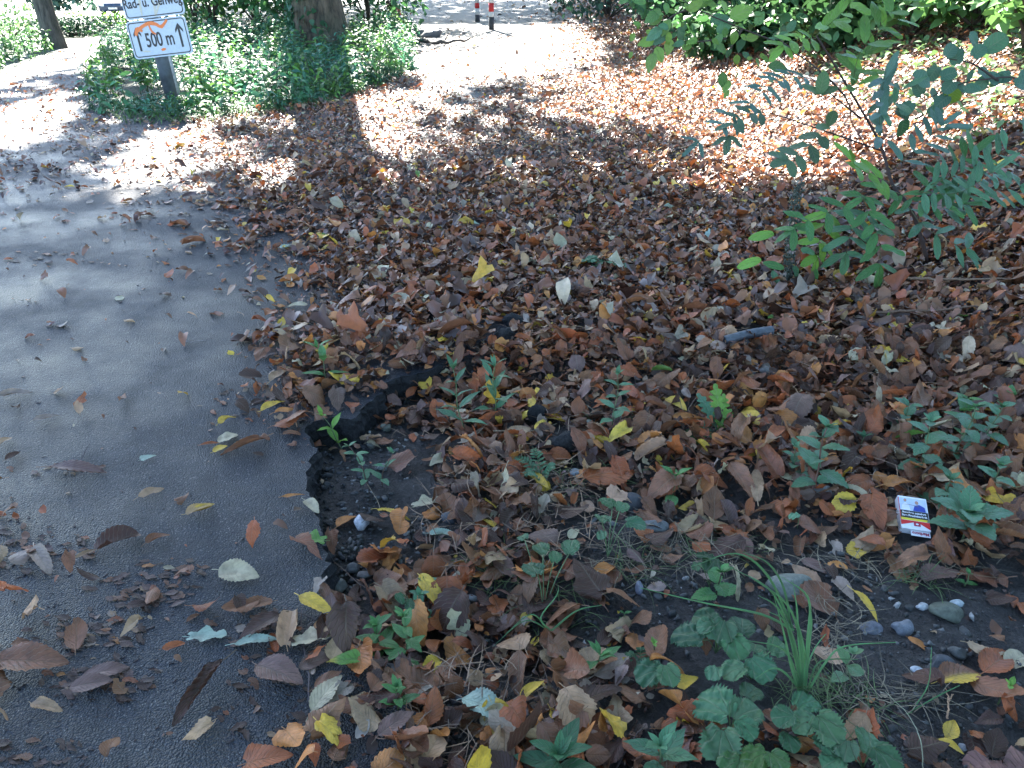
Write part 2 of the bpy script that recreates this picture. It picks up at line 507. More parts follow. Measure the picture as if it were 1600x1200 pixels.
gc[lv] = (.05, .09, .03)
far = (gyf > 24) & (gxf < -8) & (v_ < 40) & ~inpoly(u_, v_, [(165, 60), (215, 60), (215, 24), (196, 20), (176, 24)])
gc[far] = (.42, .43, .34)
gb = Batch(); gb.add(np.stack([gxf, gyf, gz], -1), gridf(len(gx) - 1, len(gy) - 1)[:, ::-1], gc)
tag(gb.build('ground', M_GROUND), kind='structure')

# ------------------------------------------------------------------ asphalt slab with its broken edge
def build_asphalt():
    tris = tessellate_polygon([[Vector((p[0], p[1], 0)) for p in ASPH]])
    ne = len(EDGE)
    verts = [(p[0], p[1], 0.0) for p in ASPH]; faces = []
    for t in tris:
        a, b, c = (Vector(verts[i]) for i in t)
        faces.append(t if (b - a).cross(c - a).z > 0 else t[::-1])
    nf = len(faces)
    rows = [(0.0, 0.0), (.001, -.006), (.006, -.016), (.003, -.028), (.009, -.042), (.004, -.056), (.012, -.075)]
    T = np.gradient(EDGE, axis=0); T /= np.linalg.norm(T, axis=1)[:, None]
    Nn = np.stack([T[:, 1], -T[:, 0]], -1)
    prev = list(range(ne))
    for k, (off, z) in enumerate(rows[1:]):
        cur = []
        for i in range(ne):
            j = off + random.gauss(0, .0028)
            verts.append((EDGE[i, 0] + Nn[i, 0] * j, EDGE[i, 1] + Nn[i, 1] * j, z + random.gauss(0, .0018)))
            cur.append(len(verts) - 1)
        for i in range(ne - 1): faces.append((prev[i], prev[i + 1], cur[i + 1], cur[i]))
        prev = cur
    me = bpy.data.meshes.new('asphalt'); me.from_pydata(verts, [], faces)
    me.materials.append(M_ASPH); me.materials.append(M_WALL)
    for i, p in enumerate(me.polygons): p.material_index = 0 if i < nf else 1
    o = bpy.data.objects.new('asphalt', me); COL.objects.link(o); tag(o, kind='structure')
build_asphalt()

# ------------------------------------------------------------------ fallen leaves
PAL = {
 'brown': (.24, .100, .050), 'dark brown': (.075, .032, .021), 'tan': (.45, .28, .16), 'mauve brown': (.19, .105, .085), 'greyish': (.38, .28, .22),
 'russet': (.37, .105, .035), 'orange': (.56, .22, .06), 'yellow': (.72, .46, .06), 'cream': (.54, .45, .29), 'green': (.13, .27, .05), 'pale green': (.38, .47, .37)}
PN = list(PAL); PW = np.array([.37, .22, .08, .065, .03, .165, .05, .020, .022, .001, .001]); PW /= PW.sum()
DENS = np.array([
 [0,.04,.02,0,0,0,.05,.06,.12,.9,1,1,1,1,.8,.7],
 [.22,.28,.2,.5,.6,.65,.45,.40,.55,.9,.95,.9,.9,.8,.8,.8],
 [.22,.24,.32,.66,.68,.70,.68,.72,.85,1,1,1,1,1,1,1],
 [.05,.05,.06,.25,.62,.85,.9,.92,1,1,1,1,1,1,1,1],
 [.04,.04,.035,.05,.18,.95,1,1,.95,1,1,1,1,1,1,1],
 [.03,.03,.03,.04,.75,1,.80,.75,.9,.85,.95,1,1,1,1,1],
 [.03,.02,.03,.03,.45,.08,.35,.9,.75,.65,.8,.85,.85,.9,.9,.9],
 [.03,.06,.02,.04,.04,.06,.15,.9,.6,.5,.6,.75,.8,.8,.8,.85],
 [.12,.05,.05,.05,.08,.25,.5,.75,.65,.2,.2,.25,.3,.35,.5,.6],
 [.10,.10,.10,.06,.22,.6,.75,.4,.5,.22,.10,.2,.10,.08,.10,.15],
 [.18,.14,.06,.04,.35,.30,.35,.8,.95,.7,.2,.4,.15,.06,.08,.18],
 [.10,.10,.06,.05,.28,.55,.85,.9,1,.9,.65,.55,.5,.35,.25,.3]])
def dens(u, v):
    x = np.clip((u - 50) / 100, 0, 14.999); y = np.clip((v - 50) / 100, 0, 10.999)
    i = y.astype(int); j = x.astype(int); fx = x - j; fy = y - i
    return (DENS[i, j] * (1 - fx) * (1 - fy) + DENS[i, j + 1] * fx * (1 - fy) + DENS[i + 1, j] * (1 - fx) * fy + DENS[i + 1, j + 1] * fx * fy)
FRAMEPAD = 140
def sample_ground(n, y0, y1):
    Y = np.sqrt(rng.uniform(y0 ** 2, y1 ** 2, n))
    X = rng.uniform(-1, 1, n) * (Y * .80 + .25)
    Z = base_h(X, Y)
    return X, Y, Z
recs = []     # x y z0 len W yaw pitch roll col kindtier
def litter(n_per_m2, y0, y1, hi):
    area = .8 * (y1 ** 2 - y0 ** 2) + .5 * (y1 - y0)
    n = int(area * n_per_m2)
    X, Y, Z = sample_ground(n, y0, y1)
    u, v, d = proj(np.stack([X, Y, Z], -1))
    ok = (u > -FRAMEPAD) & (u < 1600 + FRAMEPAD) & (v < 1200 + FRAMEPAD)
    D = dens(u, v)
    ins = inpoly(X, Y, ASPH)
    nz = .5 + .5 * np.sin(X * 9 + 2.3 * np.sin(Y * 7)) * np.sin(Y * 8 + 1.9 * np.sin(X * 6))
    nz = .6 * nz + .4 * (.5 + .5 * np.sin(X * 23 + 2 * np.sin(Y * 19)) * np.sin(Y * 25))
    thr = np.where((D > .02) & (D < .98), np.clip(D + (nz - .5) * 1.6 * np.minimum(D, 1 - D), 0, 1), D)
    thr = np.where(D < .3, D * .75 * (.2 + 1.6 * nz), thr)
    thr = thr ** 1.3
    ok &= rng.uniform(size=n) < thr
    ok &= ~(inpoly(u, v, ISLAND) & (Y > 5)) & ~(inpoly(u, v, LEFTVEG) & (Y > 5))
    X, Y, D, ins = X[ok], Y[ok], D[ok], ins[ok]
    m = len(X)
    z = surf_z(X, Y)
    lay = rng.uniform(size=m)
    pile = np.clip(D, 0, 1) ** 2 * (.036 if y0 < 2 else .026)
    L = np.clip(rng.lognormal(math.log(.043 if hi else (.031 if y1 < 5 else .027)), .38, m), .012, .085)
    ci = rng.choice(len(PN), m, p=PW)
    cols = np.array([PAL[k] for k in PN])[ci]
    # yellow and pale leaves lie on top
    return dict(X=X, Y=Y, Z=z, lay=lay, off=np.where(ins & (D < .35), .0004, .003) + pile * lay, L=L, ci=ci, col=cols * rng.uniform(.75, 1.25, (m, 1)) * rng.uniform(.93, 1.07, (m, 3)),
                yaw=rng.uniform(0, 2 * math.pi, m), pit=rng.normal(0, 0.05 + (.38 if hi else .22) * D, m), rol=rng.normal(0, .06 + (.44 if hi else .26) * D, m), ins=ins, D=D)
def variants(nu, nv, K, hi):
    out = []
    for k in range(K):
        r = np.random.default_rng(100 + k)
        kind = ['ovate', 'ovate', 'ovate', 'ellip', 'cord', 'lance', 'ovate', 'round'][k % 8]
        W = r.uniform(.5, .66) if kind != 'lance' else .35
        if kind == 'round': W = .8
        P, f, uv = leafmesh(nu, nv, kind, W, .05 if hi else 0, r.uniform(-.1, .8), r.uniform(-1.3, 1.6), r.uniform(-1.7, 2.2) * (.9 if k % 3 else .3), r.uniform(-.9, .9),
                            (.012 + .04 * r.uniform() ** 2) if hi else .035, .010 if hi else 0, 9, .18 if hi else 0, 200 + k, tear=(.8 if k % 3 == 0 and nu > 5 else 0))
        P[:, 1] -= .45; P[:, 2] -= np.percentile(P[:, 2], 8)
        out.append((P, f, uv))
    return out
def put_leaves(B, rec, VV):
    m = len(rec['X']); K = len(VV); vi = rng.integers(0, K, m)
    for k in range(K):
        s = np.where(vi == k)[0]
        if not len(s): continue
        P, f, uv = VV[k]
        Rm = rotm(rec['yaw'][s], rec['pit'][s], rec['rol'][s])
        sc = rec['L'][s]
        wv = rng.uniform(.85, 1.15, len(s)); fl = rng.choice([-1, 1], len(s), p=[.35, .65])
        Q = P[None] * np.stack([wv * fl, np.ones(len(s)), np.ones(len(s))], -1)[:, None, :]
        Vv = np.einsum('nij,nkj->nki', Rm, Q) * sc[:, None, None]
        zmin = Vv[..., 2].min(1)
        Vv[..., 0] += rec['X'][s][:, None]; Vv[..., 1] += rec['Y'][s][:, None]
        slope = base_h(Vv[..., 0], Vv[..., 1]) - base_h(rec['X'][s], rec['Y'][s])[:, None]
        Vv[..., 2] += (rec['Z'][s] + rec['off'][s] - zmin * .97)[:, None] + slope
        n = P.shape[0]
        F_ = (f[None] + (np.arange(len(s)) * n)[:, None, None]).reshape(-1, 4)
        cc = np.repeat(rec['col'][s], n, 0)
        B.add(Vv.reshape(-1, 3), F_, cc, np.tile(uv, (len(s), 1)))
def sub(rec, mask): return {k: v[mask] for k, v in rec.items()}

near = litter(3500, .45, 2.1, True)
mid = litter(3400, 2.1, 4.4, False)
far1 = litter(3000, 4.4, 8.5, False)
far2 = litter(1000, 8.5, 15, False); far2['L'] *= 1.15
far3 = litter(200, 15, 27, False); far3['L'] *= 2.0
mid['L'] *= 1 + .30 * np.clip(1 - (mid['Y'] - 2.1) / 1.3, 0, 1); near['L'] *= 1 - .18 * np.clip((near['Y'] - 1.3) / .8, 0, 1)
for q_ in (far1, far2, far3): q_['col'] = q_['col'] * 1.1 + .02
frag = litter(4200, .45, 3.2, False); frag['L'] *= .42; frag['off'] *= .8; frag['col'] *= .75; frag['pit'] *= 1.5; frag['yaw'] += 1.1

# --- hero leaves: base px, tip px, width ratio, shape, colour, roll, bend, label
HERO = [
 (-8,1047,112,1043,.55,'ovate','brown',.35,.3,'large deeply ribbed brown leaf lying on the asphalt, cut by the left picture edge'),
 (352,1042,270,1140,.36,'ovate','dark brown',1.7,.25,'long dark brown ribbed leaf rolled into a tube on the asphalt'),
 (415,688,345,716,.36,'ovate','brown',1.6,.2,'brown ribbed leaf rolled like a caterpillar beside a pale round leaf'),
 (343,674,370,654,.42,'ovate','yellow',1.0,.6,'bright yellow folded leaf above the rolled brown leaf on the asphalt'),
 (347,694,368,680,.95,'round','cream',.1,.2,'small cream round leaf touching the end of the rolled brown leaf'),
 (334,710,356,699,.7,'ellip','yellow',.3,.2,'small ochre leaf under the left end of the rolled brown leaf'),
 (313,700,345,694,.25,'lance','russet',.5,.2,'thin rusty leaf pointing left from the rolled brown leaf'),
 (343,897,406,908,.62,'ovate','cream',.2,.15,'pale cream toothed leaf lying flat on the asphalt left of the green leaf'),
 (217,782,258,766,.5,'ovate','tan',.4,.3,'tan flat leaf alone in the middle of the asphalt'),
 (292,812,337,790,.5,'ovate','tan',.5,.4,'tan leaf with yellow tip on the asphalt above a folded brown leaf'),
 (300,806,334,792,.42,'ovate','yellow',.5,.4,'ochre leaf lying on top of the tan leaf on the asphalt'),
 (230,858,268,838,.6,'ovate','brown',1.1,.5,'crumpled brown leaf on the asphalt below the tan leaves'),
 (116,880,158,860,.26,'lance','tan',.6,.3,'slim tan leaf lying diagonally on the asphalt'),
 (222,722,246,714,.6,'cord','pale green',.2,.3,'small blue green leaf with a stalk on the asphalt'),
 (507,853,463,848,.85,'mitten','green',.3,.3,'fresh green broad leaf on the rim of the broken asphalt'),
 (440,781,478,776,.22,'lance','orange',.4,.2,'slim orange brown leaf lying along the asphalt rim'),
 (478,788,499,806,.6,'ovate','cream',.7,.3,'small ribbed cream leaf hanging at the asphalt rim'),
 (462,1012,520,1004,.9,'mitten','cream',.15,.1,'yellowish cream rounded leaf under the forked twig'),
 (560,1040,510,1044,.62,'cord','green',.5,.3,'yellow green heart shaped leaf on the asphalt below the hole'),
 (489,1126,537,1064,.45,'ovate','cream',.4,.35,'pale yellow toothed leaf lying on the asphalt near the lower edge'),
 (492,1086,536,1058,.48,'ovate','brown',.3,.2,'brown ribbed leaf half under the pale yellow toothed leaf'),
 (402,1052,476,1078,.66,'ovate','mauve brown',.4,.3,'big mauve brown ribbed leaf on the asphalt left of the forked twig'),
 (472,946,524,972,.42,'ovate','yellow',.6,.4,'yellow tan toothed leaf under the top of the forked twig'),
 (298,1000,356,996,.6,'mitten','pale green',.2,.2,'torn blue green leaf on the asphalt above the long rolled leaf'),
 (722,1098,796,1122,.72,'ovate','pale green',.5,.4,'large pale green leaf underside up in the litter at the lower edge'),
 (593,1172,650,1132,.5,'ovate','mauve brown',.3,.3,'ribbed mauve brown leaf at the lower edge left of the large pale green leaf'),
 (388,1204,462,1186,.9,'cord','russet',.3,.3,'broad smooth russet leaf cut by the bottom edge of the picture'),
 (664,896,703,944,.36,'ovate','yellow',.6,.9,'golden ribbed leaf curving down beside the weeds in the hole'),
 (587,775,641,784,.26,'ovate','yellow',.5,.5,'slim golden leaf right of the white stone'),
 (524,792,553,770,.6,'ovate','orange',.5,.4,'orange brown leaf against the white stone'),
 (646,772,690,760,.7,'mitten','cream',.5,.3,'cream white wavy leaf on the bare soil above the pale folded leaf'),
 (670,818,716,822,.45,'ellip','pale green',.9,.3,'pale mint folded leaf on the bare soil'),
 (820,742,858,766,.48,'ovate','yellow',.3,.3,'bright yellow ribbed leaf in the centre beside the small fern'),
 (914,762,996,736,.62,'ovate','russet',-.8,.5,'large shiny red brown leaf with upturned rim in the centre'),
 (1330,930,1380,970,.27,'ovate','yellow',.6,.8,'curved yellow orange leaf on the bare soil below the pale leaf'),
 (1303,898,1336,934,.5,'ovate','greyish',.5,.3,'pale pinkish grey leaf above the curved yellow leaf'),
 (1420,992,1456,1013,.4,'ellip','orange',.4,.3,'salmon coloured slim leaf on the dark soil at right'),
 (1466,1072,1534,1052,.6,'ovate','yellow',.5,.4,'yellow and brown ribbed leaf on the soil near the right edge'),
 (1535,1054,1578,1018,.62,'ovate','russet',.5,.3,'reddish brown leaf between the yellow leaf and the cream leaf at right'),
 (1574,1036,1604,1022,.8,'round','cream',.4,.3,'cream round leaf at the right picture edge'),
 (1463,1162,1508,1182,.5,'ovate','yellow',.5,.5,'lemon yellow crinkled leaf lower right'),
 (1478,1158,1490,1128,.6,'ovate','yellow',.5,.2,'golden upright leaf above the lemon yellow leaf lower right'),
 (1182,790,1180,742,.25,'ellip','tan',.2,.2,'slender pale tan leaf standing upright in the litter'),
 (896,1112,972,1082,.5,'ovate','dark brown',.4,.3,'dark brown veined leaf with orange base in the lower litter'),
 (912,1054,946,1008,.8,'ovate','tan',.6,.4,'large light tan leaf under the weed left of the toothed round leaves'),
 (966,1042,996,1026,.85,'cord','yellow',.5,.3,'vivid yellow leaf beside the toothed round green leaves'),
 (1058,1072,1092,1058,.8,'cord','yellow',.3,.3,'vivid yellow leaf tucked under the biggest toothed green leaf'),
 (814,1102,852,1068,.36,'ovate','yellow',.5,.5,'small golden leaf left of the dark veined leaf'),
 (1250,872,1294,892,.6,'ovate','mauve brown',.3,.3,'dark purplish leaf with a red brown scrap on it, on the soil'),
 (1378,772,1432,760,.4,'ovate','orange',.6,.6,'orange tan leaf just above the cigarette pack'),
 (1318,768,1368,790,.33,'ovate','cream',.5,.5,'long pale yellow leaf left of the cigarette pack'),
 (436,394,462,391,.62,'ovate','pale green',.2,.2,'pale blue green leaf on the asphalt at the leaf edge'),
 (452,488,482,485,.7,'ellip','cream',.2,.2,'pale cream oval leaf on the edge of the leaf pile'),
 (1368,592,1402,594,.7,'mitten','cream',.3,.2,'pale yellow torn leaf on the brown litter at right'),
 (54,1110,102,1116,.55,'ovate','tan',1.2,.5,'tan folded leaf on the asphalt at lower left'),
 (60,870,82,906,.5,'ovate','greyish',1.0,.6,'grey brown curled leaf on the asphalt near the left edge'),
 (78,736,168,742,.32,'ovate','mauve brown',.7,.2,'tattered mauve brown leaf lying flat across the asphalt'),
 (52,662,95,652,.42,'ovate','greyish',.7,.2,'grey tan leaf on the upper left asphalt'),
 (-4,702,20,686,.6,'ovate','tan',.6,.3,'tan leaf cut by the left edge of the picture'),
 (0,622,52,616,.4,'ovate','greyish',.8,.2,'pale grey curled leaf at the left picture edge'),
 (128,1062,205,1048,.45,'ovate','mauve brown',.3,.1,'flat purplish torn leaf pressed onto the wet asphalt'),
 (110,1082,180,1070,.55,'ovate','mauve brown',.3,.1,'wet purplish leaf pressed onto the asphalt below another torn one'),
 (425,610,450,588,.45,'ovate','tan',.6,.4,'tan leaf leaning on the small leaf heap at the asphalt edge'),
 (410,655,448,634,.4,'ovate','yellow',.8,.4,'golden folded leaf on the small leaf heap at the asphalt edge'),
 (430,656,465,650,.42,'ovate','orange',.8,.4,'orange brown leaf at the foot of the small leaf heap'),
 (1048,658,1106,662,.3,'ovate','orange',.8,.3,'slim rusty orange leaf left of the dandelion'),
 (1162,652,1186,672,.7,'ovate','yellow',.3,.4,'golden leaf right of the dandelion'),
 (1040,632,1072,650,.6,'ovate','yellow',.4,.3,'ochre leaf up left of the dandelion'),
 (924,700,974,688,.0,'x','x',0,0,''),
 (1140,735,1178,790,.42,'ovate','brown',.7,.4,'brown folded leaf beside the slender upright tan leaf'),
 (440,970,372,1010,.55,'ovate','dark brown',.6,.3,'dark torn brown leaf on the asphalt left of the forked twig'),
 (368,1014,440,1004,.32,'lance','pale green',.5,.2,'slim blue green leaf under the dark torn leaf'),
 (1440,905,1500,890,.6,'ovate','mauve brown',.3,.3,'smooth mauve leaf on the soil right of the cigarette pack'),
 (960,880,920,905,.6,'ovate','orange',.7,.4,'broad orange tan leaf below the round leaved weed in the centre'),
 (790,690,830,670,.5,'ovate','tan',.5,.4,'tan leaf on the central heap above the small fern'),
]
LEAFOBJ = []
def put_hero(h, i):
    x0, y0, x1, y1, W, kind, cn, roll, bend, lab = h
    if kind == 'x': return
    A = G(x0, y0); B_ = G(x1, y1)
    ctr = (A + B_) / 2
    L = np.linalg.norm((B_ - A)[:2])
    D = dens(*[np.array([q]) for q in ((x0 + x1) / 2, (y0 + y1) / 2)])[0]
    z = float(surf_z(ctr[0], ctr[1])) + .004 + .032 * min(1, D) ** 1.2
    if kind == 'mitten' or kind == 'round' or kind == 'cord': ser = .03
    else: ser = .05
    P, f, uv = leafmesh(26, 10, kind, W, ser, .15, bend, roll, .25 * (1 if i % 2 else -1), .012, .011, 9, .22 if i % 3 else .12, 900 + i, tear=.25 if i % 4 == 0 else 0)
    P[:, 1] -= .5; P[:, 2] -= np.percentile(P[:, 2], 3)
    yaw = math.atan2(B_[1] - A[1], B_[0] - A[0]) - math.pi / 2
    Rm = rotm(np.array([yaw]), np.array([.05 + .1 * D]), np.array([rng.normal(0, .1)]))[0]
    V_ = (P @ Rm.T) * L
    V_[:, 2] -= V_[:, 2].min() * .9
    V_[:, 2] += base_h(V_[:, 0] + ctr[0], V_[:, 1] + ctr[1]) - float(base_h(ctr[0], ctr[1]))
    c = np.array(PAL[cn])
    cc = np.repeat(c[None], len(V_), 0)
    if 'with yellow tip' in lab: cc = cc * (1 - uv[:, :1] * .7) + np.array(PAL['yellow']) * uv[:, :1] * .7
    if 'with orange base' in lab: cc = cc * (.3 + .7 * sm(uv[:, :1] * 2.2)) + np.array(PAL['orange']) * (.7 - .7 * sm(uv[:, :1] * 2.2))
    if 'yellow and brown' in lab: k = sm((uv[:, 1:2] - .35) * 4); cc = cc * k + np.array(PAL['brown']) * (1 - k)
    if 'yellow green' in lab: k = sm((uv[:, :1] - .5) * 2.5); cc = cc * (1 - .6 * k) + np.array(PAL['yellow']) * k * .6
    b = Batch(); b.add(V_, f, cc, uv)
    me = b.mesh('fallen_leaf', M_LITTER if cn != 'green' else M_GREEN)
    o = bpy.data.objects.new('fallen_leaf', me); o.location = (ctr[0], ctr[1], z); COL.objects.link(o)
    tag(o, lab, 'leaf', 'fallen leaves on the asphalt, soil and litter')
for i, h in enumerate(HERO): put_hero(h, i)
NH = sum(1 for h in HERO if h[5] != 'x')
HP = np.array([((h[0] + h[2]) / 2, (h[1] + h[3]) / 2, math.hypot(h[2] - h[0], h[3] - h[1]) * .5) for h in HERO if h[5] != 'x'])

# keep random leaves off the hero leaves
def clear(rec):
    u, v, d = proj(np.stack([rec['X'], rec['Y'], rec['Z']], -1))
    bad = np.zeros(len(u), bool)
    for (a, b, c) in HP: bad |= ((u - a) ** 2 + ((v - b) * 1.3) ** 2 < (c * .95) ** 2) & (rec['lay'] > .35)
    # keep the white stone, the pack, the corner of the soil free
    for (a, b, c) in ((560, 778, 28), (1426, 828, 42), (880, 690, 24), (1150, 533, 17), (1175, 530, 17), (1198, 526, 17), (1415, 966, 30), (1440, 1045, 22), (1485, 938, 36), (1140, 1090, 70), (1280, 1140, 40), (780, 525, 20)): bad |= ((u - a) ** 2 + (v - b) ** 2 < c ** 2)
    return sub(rec, ~bad)
near = clear(near); mid = clear(mid); frag = clear(frag)

# the individually modelled leaves: those that show largest
u, v, d = proj(np.stack([near['X'], near['Y'], near['Z']], -1))
vis = (u > 10) & (u < 1590) & (v > 30) & (v < 1185)
score = near['L'] / d * (1 + .8 * (near['D'] < .35)) * np.where((near['lay'] > .72) | (near['D'] < .3), 1, .05) * vis
pick = np.argsort(-score)[:300 - NH]
LM = [('the white quartz stone', 560, 778), ('the cigarette pack', 1426, 828), ('the dandelion', 1122, 640), ('the tall grass tuft', 1245, 1040), ('the long rolled dark leaf', 310, 1090),
      ('the green rim leaf', 485, 850), ('the fan shaped clump', 1130, 1090), ('the round tar lump', 880, 690), ('the large pale green leaf', 760, 1110),
      ('the forked twig', 482, 1030), ('the rolled caterpillar leaf', 380, 700), ('the salmon leaf', 1438, 1003), ('the curved yellow leaf', 1355, 950), ('the ribbed edge leaf', 55, 1045), ('the big red brown leaf', 955, 750), ('the golden ribbed leaf', 684, 920),
      ('the dark veined leaf', 935, 1095), ('the cream toothed leaf', 375, 900), ('the tattered flat leaf', 123, 740), ('the whitish angular stone', 1437, 1043)]
ORD = ['nearest', 'second nearest', 'third nearest', 'fourth nearest', 'fifth nearest', 'sixth nearest', 'seventh nearest', 'eighth nearest', 'ninth nearest', 'tenth nearest'] + ['%dth nearest' % k for k in range(11, 60)]
VI = variants(16, 6, 26, True)
items = []
for idx in pick:
    uu, vv = float(u[idx]), float(v[idx])
    li = min(range(len(LM)), key=lambda k: math.hypot(uu - LM[k][1], vv - LM[k][2]))
    dx, dy = uu - LM[li][1], vv - LM[li][2]
    side = ('right of' if dx > 0 else 'left of') if abs(dx) > abs(dy) else ('below' if dy > 0 else 'above')
    items.append((idx, li, side, PN[near['ci'][idx]], math.hypot(dx, dy)))
cnt = {}
for it in sorted(items, key=lambda t: t[4]):
    idx, li, side, cn, dd = it
    k = (li, side, cn); r_ = cnt.get(k, 0); cnt[k] = r_ + 1
    rec = {q: w_[idx:idx + 1].copy() for q, w_ in near.items()}
    b = Batch(); o0 = (float(rec['X'][0]), float(rec['Y'][0]), float(rec['Z'][0] + rec['off'][0]))
    rec['off'] += .004
    vi = rng.integers(0, len(VI)); put_leaves(b, rec, [VI[vi]])
    o = b.build('fallen_leaf', M_LITTER, None, True, o0)
    where = 'on asphalt' if rec['ins'][0] else 'in the litter'
    tag(o, '%s leaf %s, %s %s %s' % (cn, where, ORD[r_], side, LM[li][0]), 'leaf', 'fallen leaves on the asphalt, soil and litter')
rest = np.ones(len(near['X']), bool); rest[pick] = False
lb = Batch()
put_leaves(lb, sub(near, rest), VI)
o = lb.build('leaf_litter', M_LITTER); tag(o, 'dense carpet of small brown and tan autumn leaves around and between the larger ones', 'leaf litter', None, 'stuff')
lb = Batch()
put_leaves(lb, mid, variants(7, 4, 16, False))
VF = variants(4, 2, 12, False)
for q in (far1, far2, far3, frag): put_leaves(lb, q, VF)
o = lb.build('path_leaf_litter', M_LITTER_FAR); tag(o, 'sheet of brown autumn leaves covering the path and the bank behind', 'leaf litter', None, 'stuff')

# ------------------------------------------------------------------ crumbs, gravel, needles
def scatter_px(n, polys):
    out = []
    A = np.array(polys)
    while len(out) < n:
        p = polys[rng.integers(len(polys))]
        cx, cy, rx, ry = p
        a = rng.uniform(0, 2 * math.pi); r_ = math.sqrt(rng.uniform())
        out.append((cx + rx * r_ * math.cos(a), cy + ry * r_ * math.sin(a)))
    return out
gb = Batch()
for (a, b) in scatter_px(5200, [(560, 860, 60, 60), (540, 800, 60, 60), (580, 700, 60, 60), (640, 700, 120, 100), (600, 830, 120, 80), (700, 830, 120, 60), (900, 700, 120, 60), (1000, 860, 140, 60), (1000, 960, 130, 70), (1250, 900, 200, 60),
                               (1400, 960, 220, 80), (1430, 1060, 180, 90), (1450, 1150, 160, 60), (690, 1070, 70, 50), (770, 930, 90, 50), (1200, 930, 180, 60), (1040, 800, 120, 40)]):
    p = gz0(a, b)
    if inpoly(p[0], p[1], ASPH): continue
    s = min(.0065, .0015 * math.exp(rng.exponential(.45)))
    z = float(ground_z(p[0], p[1])) + s * .1
    vv, ff = rock(1 if s < .0028 else 2, (s * rng.uniform(.6, 1.5), s * rng.uniform(.6, 1.2), s * .75), int(rng.integers(60)), .8)
    g = rng.choice([.035, .06, .09, .16, .30], p=[.35, .3, .2, .11, .04])
    gb.add(vv @ rotm(*[np.array([q]) for q in (rng.uniform(0, 6), 0., 0.)])[0].T + np.array([p[0], p[1], z]), ff, (g, g * .97, g * .93))
tag(gb.build('gravel', M_STONE, smooth=False), 'fine grey gravel and crumbs strewn over the dark bare soil', 'gravel', None, 'stuff')
cb_ = Batch()
for _ in range(900):
    e = EDGE[int(rng.integers(0, int(len(EDGE) * .75)))]
    p = e + np.array([abs(rng.normal(0, .035)), rng.normal(0, .02)])
    if inpoly(p[0], p[1], ASPH): continue
    s_ = .0018 + .006 * rng.uniform() ** 3; vv, ff = rock(2, (s_, s_ * rng.uniform(.6, 1), s_ * .8), int(rng.integers(60)), .9)
    cb_.add(vv + np.array([p[0], p[1], float(ground_z(p[0], p[1])) + s_ * .4]), ff, np.array((.02, .02, .022)) * rng.uniform(.6, 2.6))
tag(cb_.build('asphalt_crumbs', M_STONE, smooth=False), 'black crumbs broken off along the foot of the asphalt rim', 'asphalt crumbs', None, 'stuff')
gb = Batch()
for (a, b) in scatter_px(380, [(60, 850, 110, 60), (160, 960, 120, 80), (140, 1060, 140, 60), (200, 900, 200, 200), (220, 600, 260, 200), (400, 1080, 120, 90), (250, 420, 260, 100), (100, 1150, 160, 60)]):
    p = gz0(a, b)
    if not inpoly(p[0], p[1], ASPH): continue
    s = .0012 + .0022 * rng.uniform() ** 2
    vv, ff = rock(1, (s * rng.uniform(.7, 3.2), s * rng.uniform(.5, 1.1), s * .35), int(rng.integers(60)), .6)
    gb.add(vv @ rotm(*[np.array([q]) for q in (rng.uniform(0, 6), 0., 0.)])[0].T + np.array([p[0], p[1], s * .2]), ff, (.035, .022, .022))
tag(gb.build('debris', M_STONE), 'tiny dark crumbs and leaf bits sprinkled on the wet asphalt', 'debris', None, 'stuff')

pr = []
for (cx, cy, rx, ry, n) in ((45, 855, 70, 26, 70), (140, 985, 60, 22, 45), (150, 1060, 70, 24, 45), (60, 1000, 60, 16, 20), (225, 925, 60, 20, 50), (60, 1175, 60, 14, 26), (170, 1075, 50, 16, 24), (265, 890, 40, 14, 24), (400, 985, 50, 30, 40), (50, 405, 70, 8, 34), (90, 735, 50, 8, 18), (420, 1100, 60, 40, 40), (120, 265, 140, 30, 90), (300, 330, 90, 30, 80), (440, 350, 60, 30, 40), (400, 640, 60, 26, 50)):
    pr += scatter_px(int(n * .8), [(cx, cy, rx * 1.5, ry * 1.5)])
pw = np.array([gz0(a, b)[:2] for a, b in pr]); m_ = len(pw)
ci_ = rng.choice(len(PN), m_, p=[.2, .4, .05, .2, .05, .08, .01, 0, .01, 0, 0])
bits = dict(X=pw[:, 0], Y=pw[:, 1], Z=np.zeros(m_), off=np.full(m_, .0006), L=rng.uniform(.008, .034, m_) * (1 + .5 * (pw[:, 1] > 2.5)), col=np.array([PAL[k] for k in PN])[ci_] * .6, yaw=rng.uniform(-.7, .7, m_) + 1.3 + math.pi * rng.integers(0, 2, m_), pit=rng.normal(0, .06, m_), rol=rng.normal(0, .1, m_))
VB = []
for k in range(8):
    P, f, uv = leafmesh(10, 4, ['ovate', 'lance'][k % 2], .5, .14, .1, .15, .3 * (k % 3), .1, .03, .01, 9, .1 * (k % 2), 700 + k, tear=.9)
    P[:, 1] -= .45; P[:, 2] -= P[:, 2].min(); P[:, 2] *= .45; VB.append((P, f, uv))
lb = Batch(); put_leaves(lb, bits, VB); tag(lb.build('leaf_scraps', M_LITTER), 'dark wet leaf scraps pressed onto the asphalt in loose drifts', 'leaf scraps', None, 'stuff')

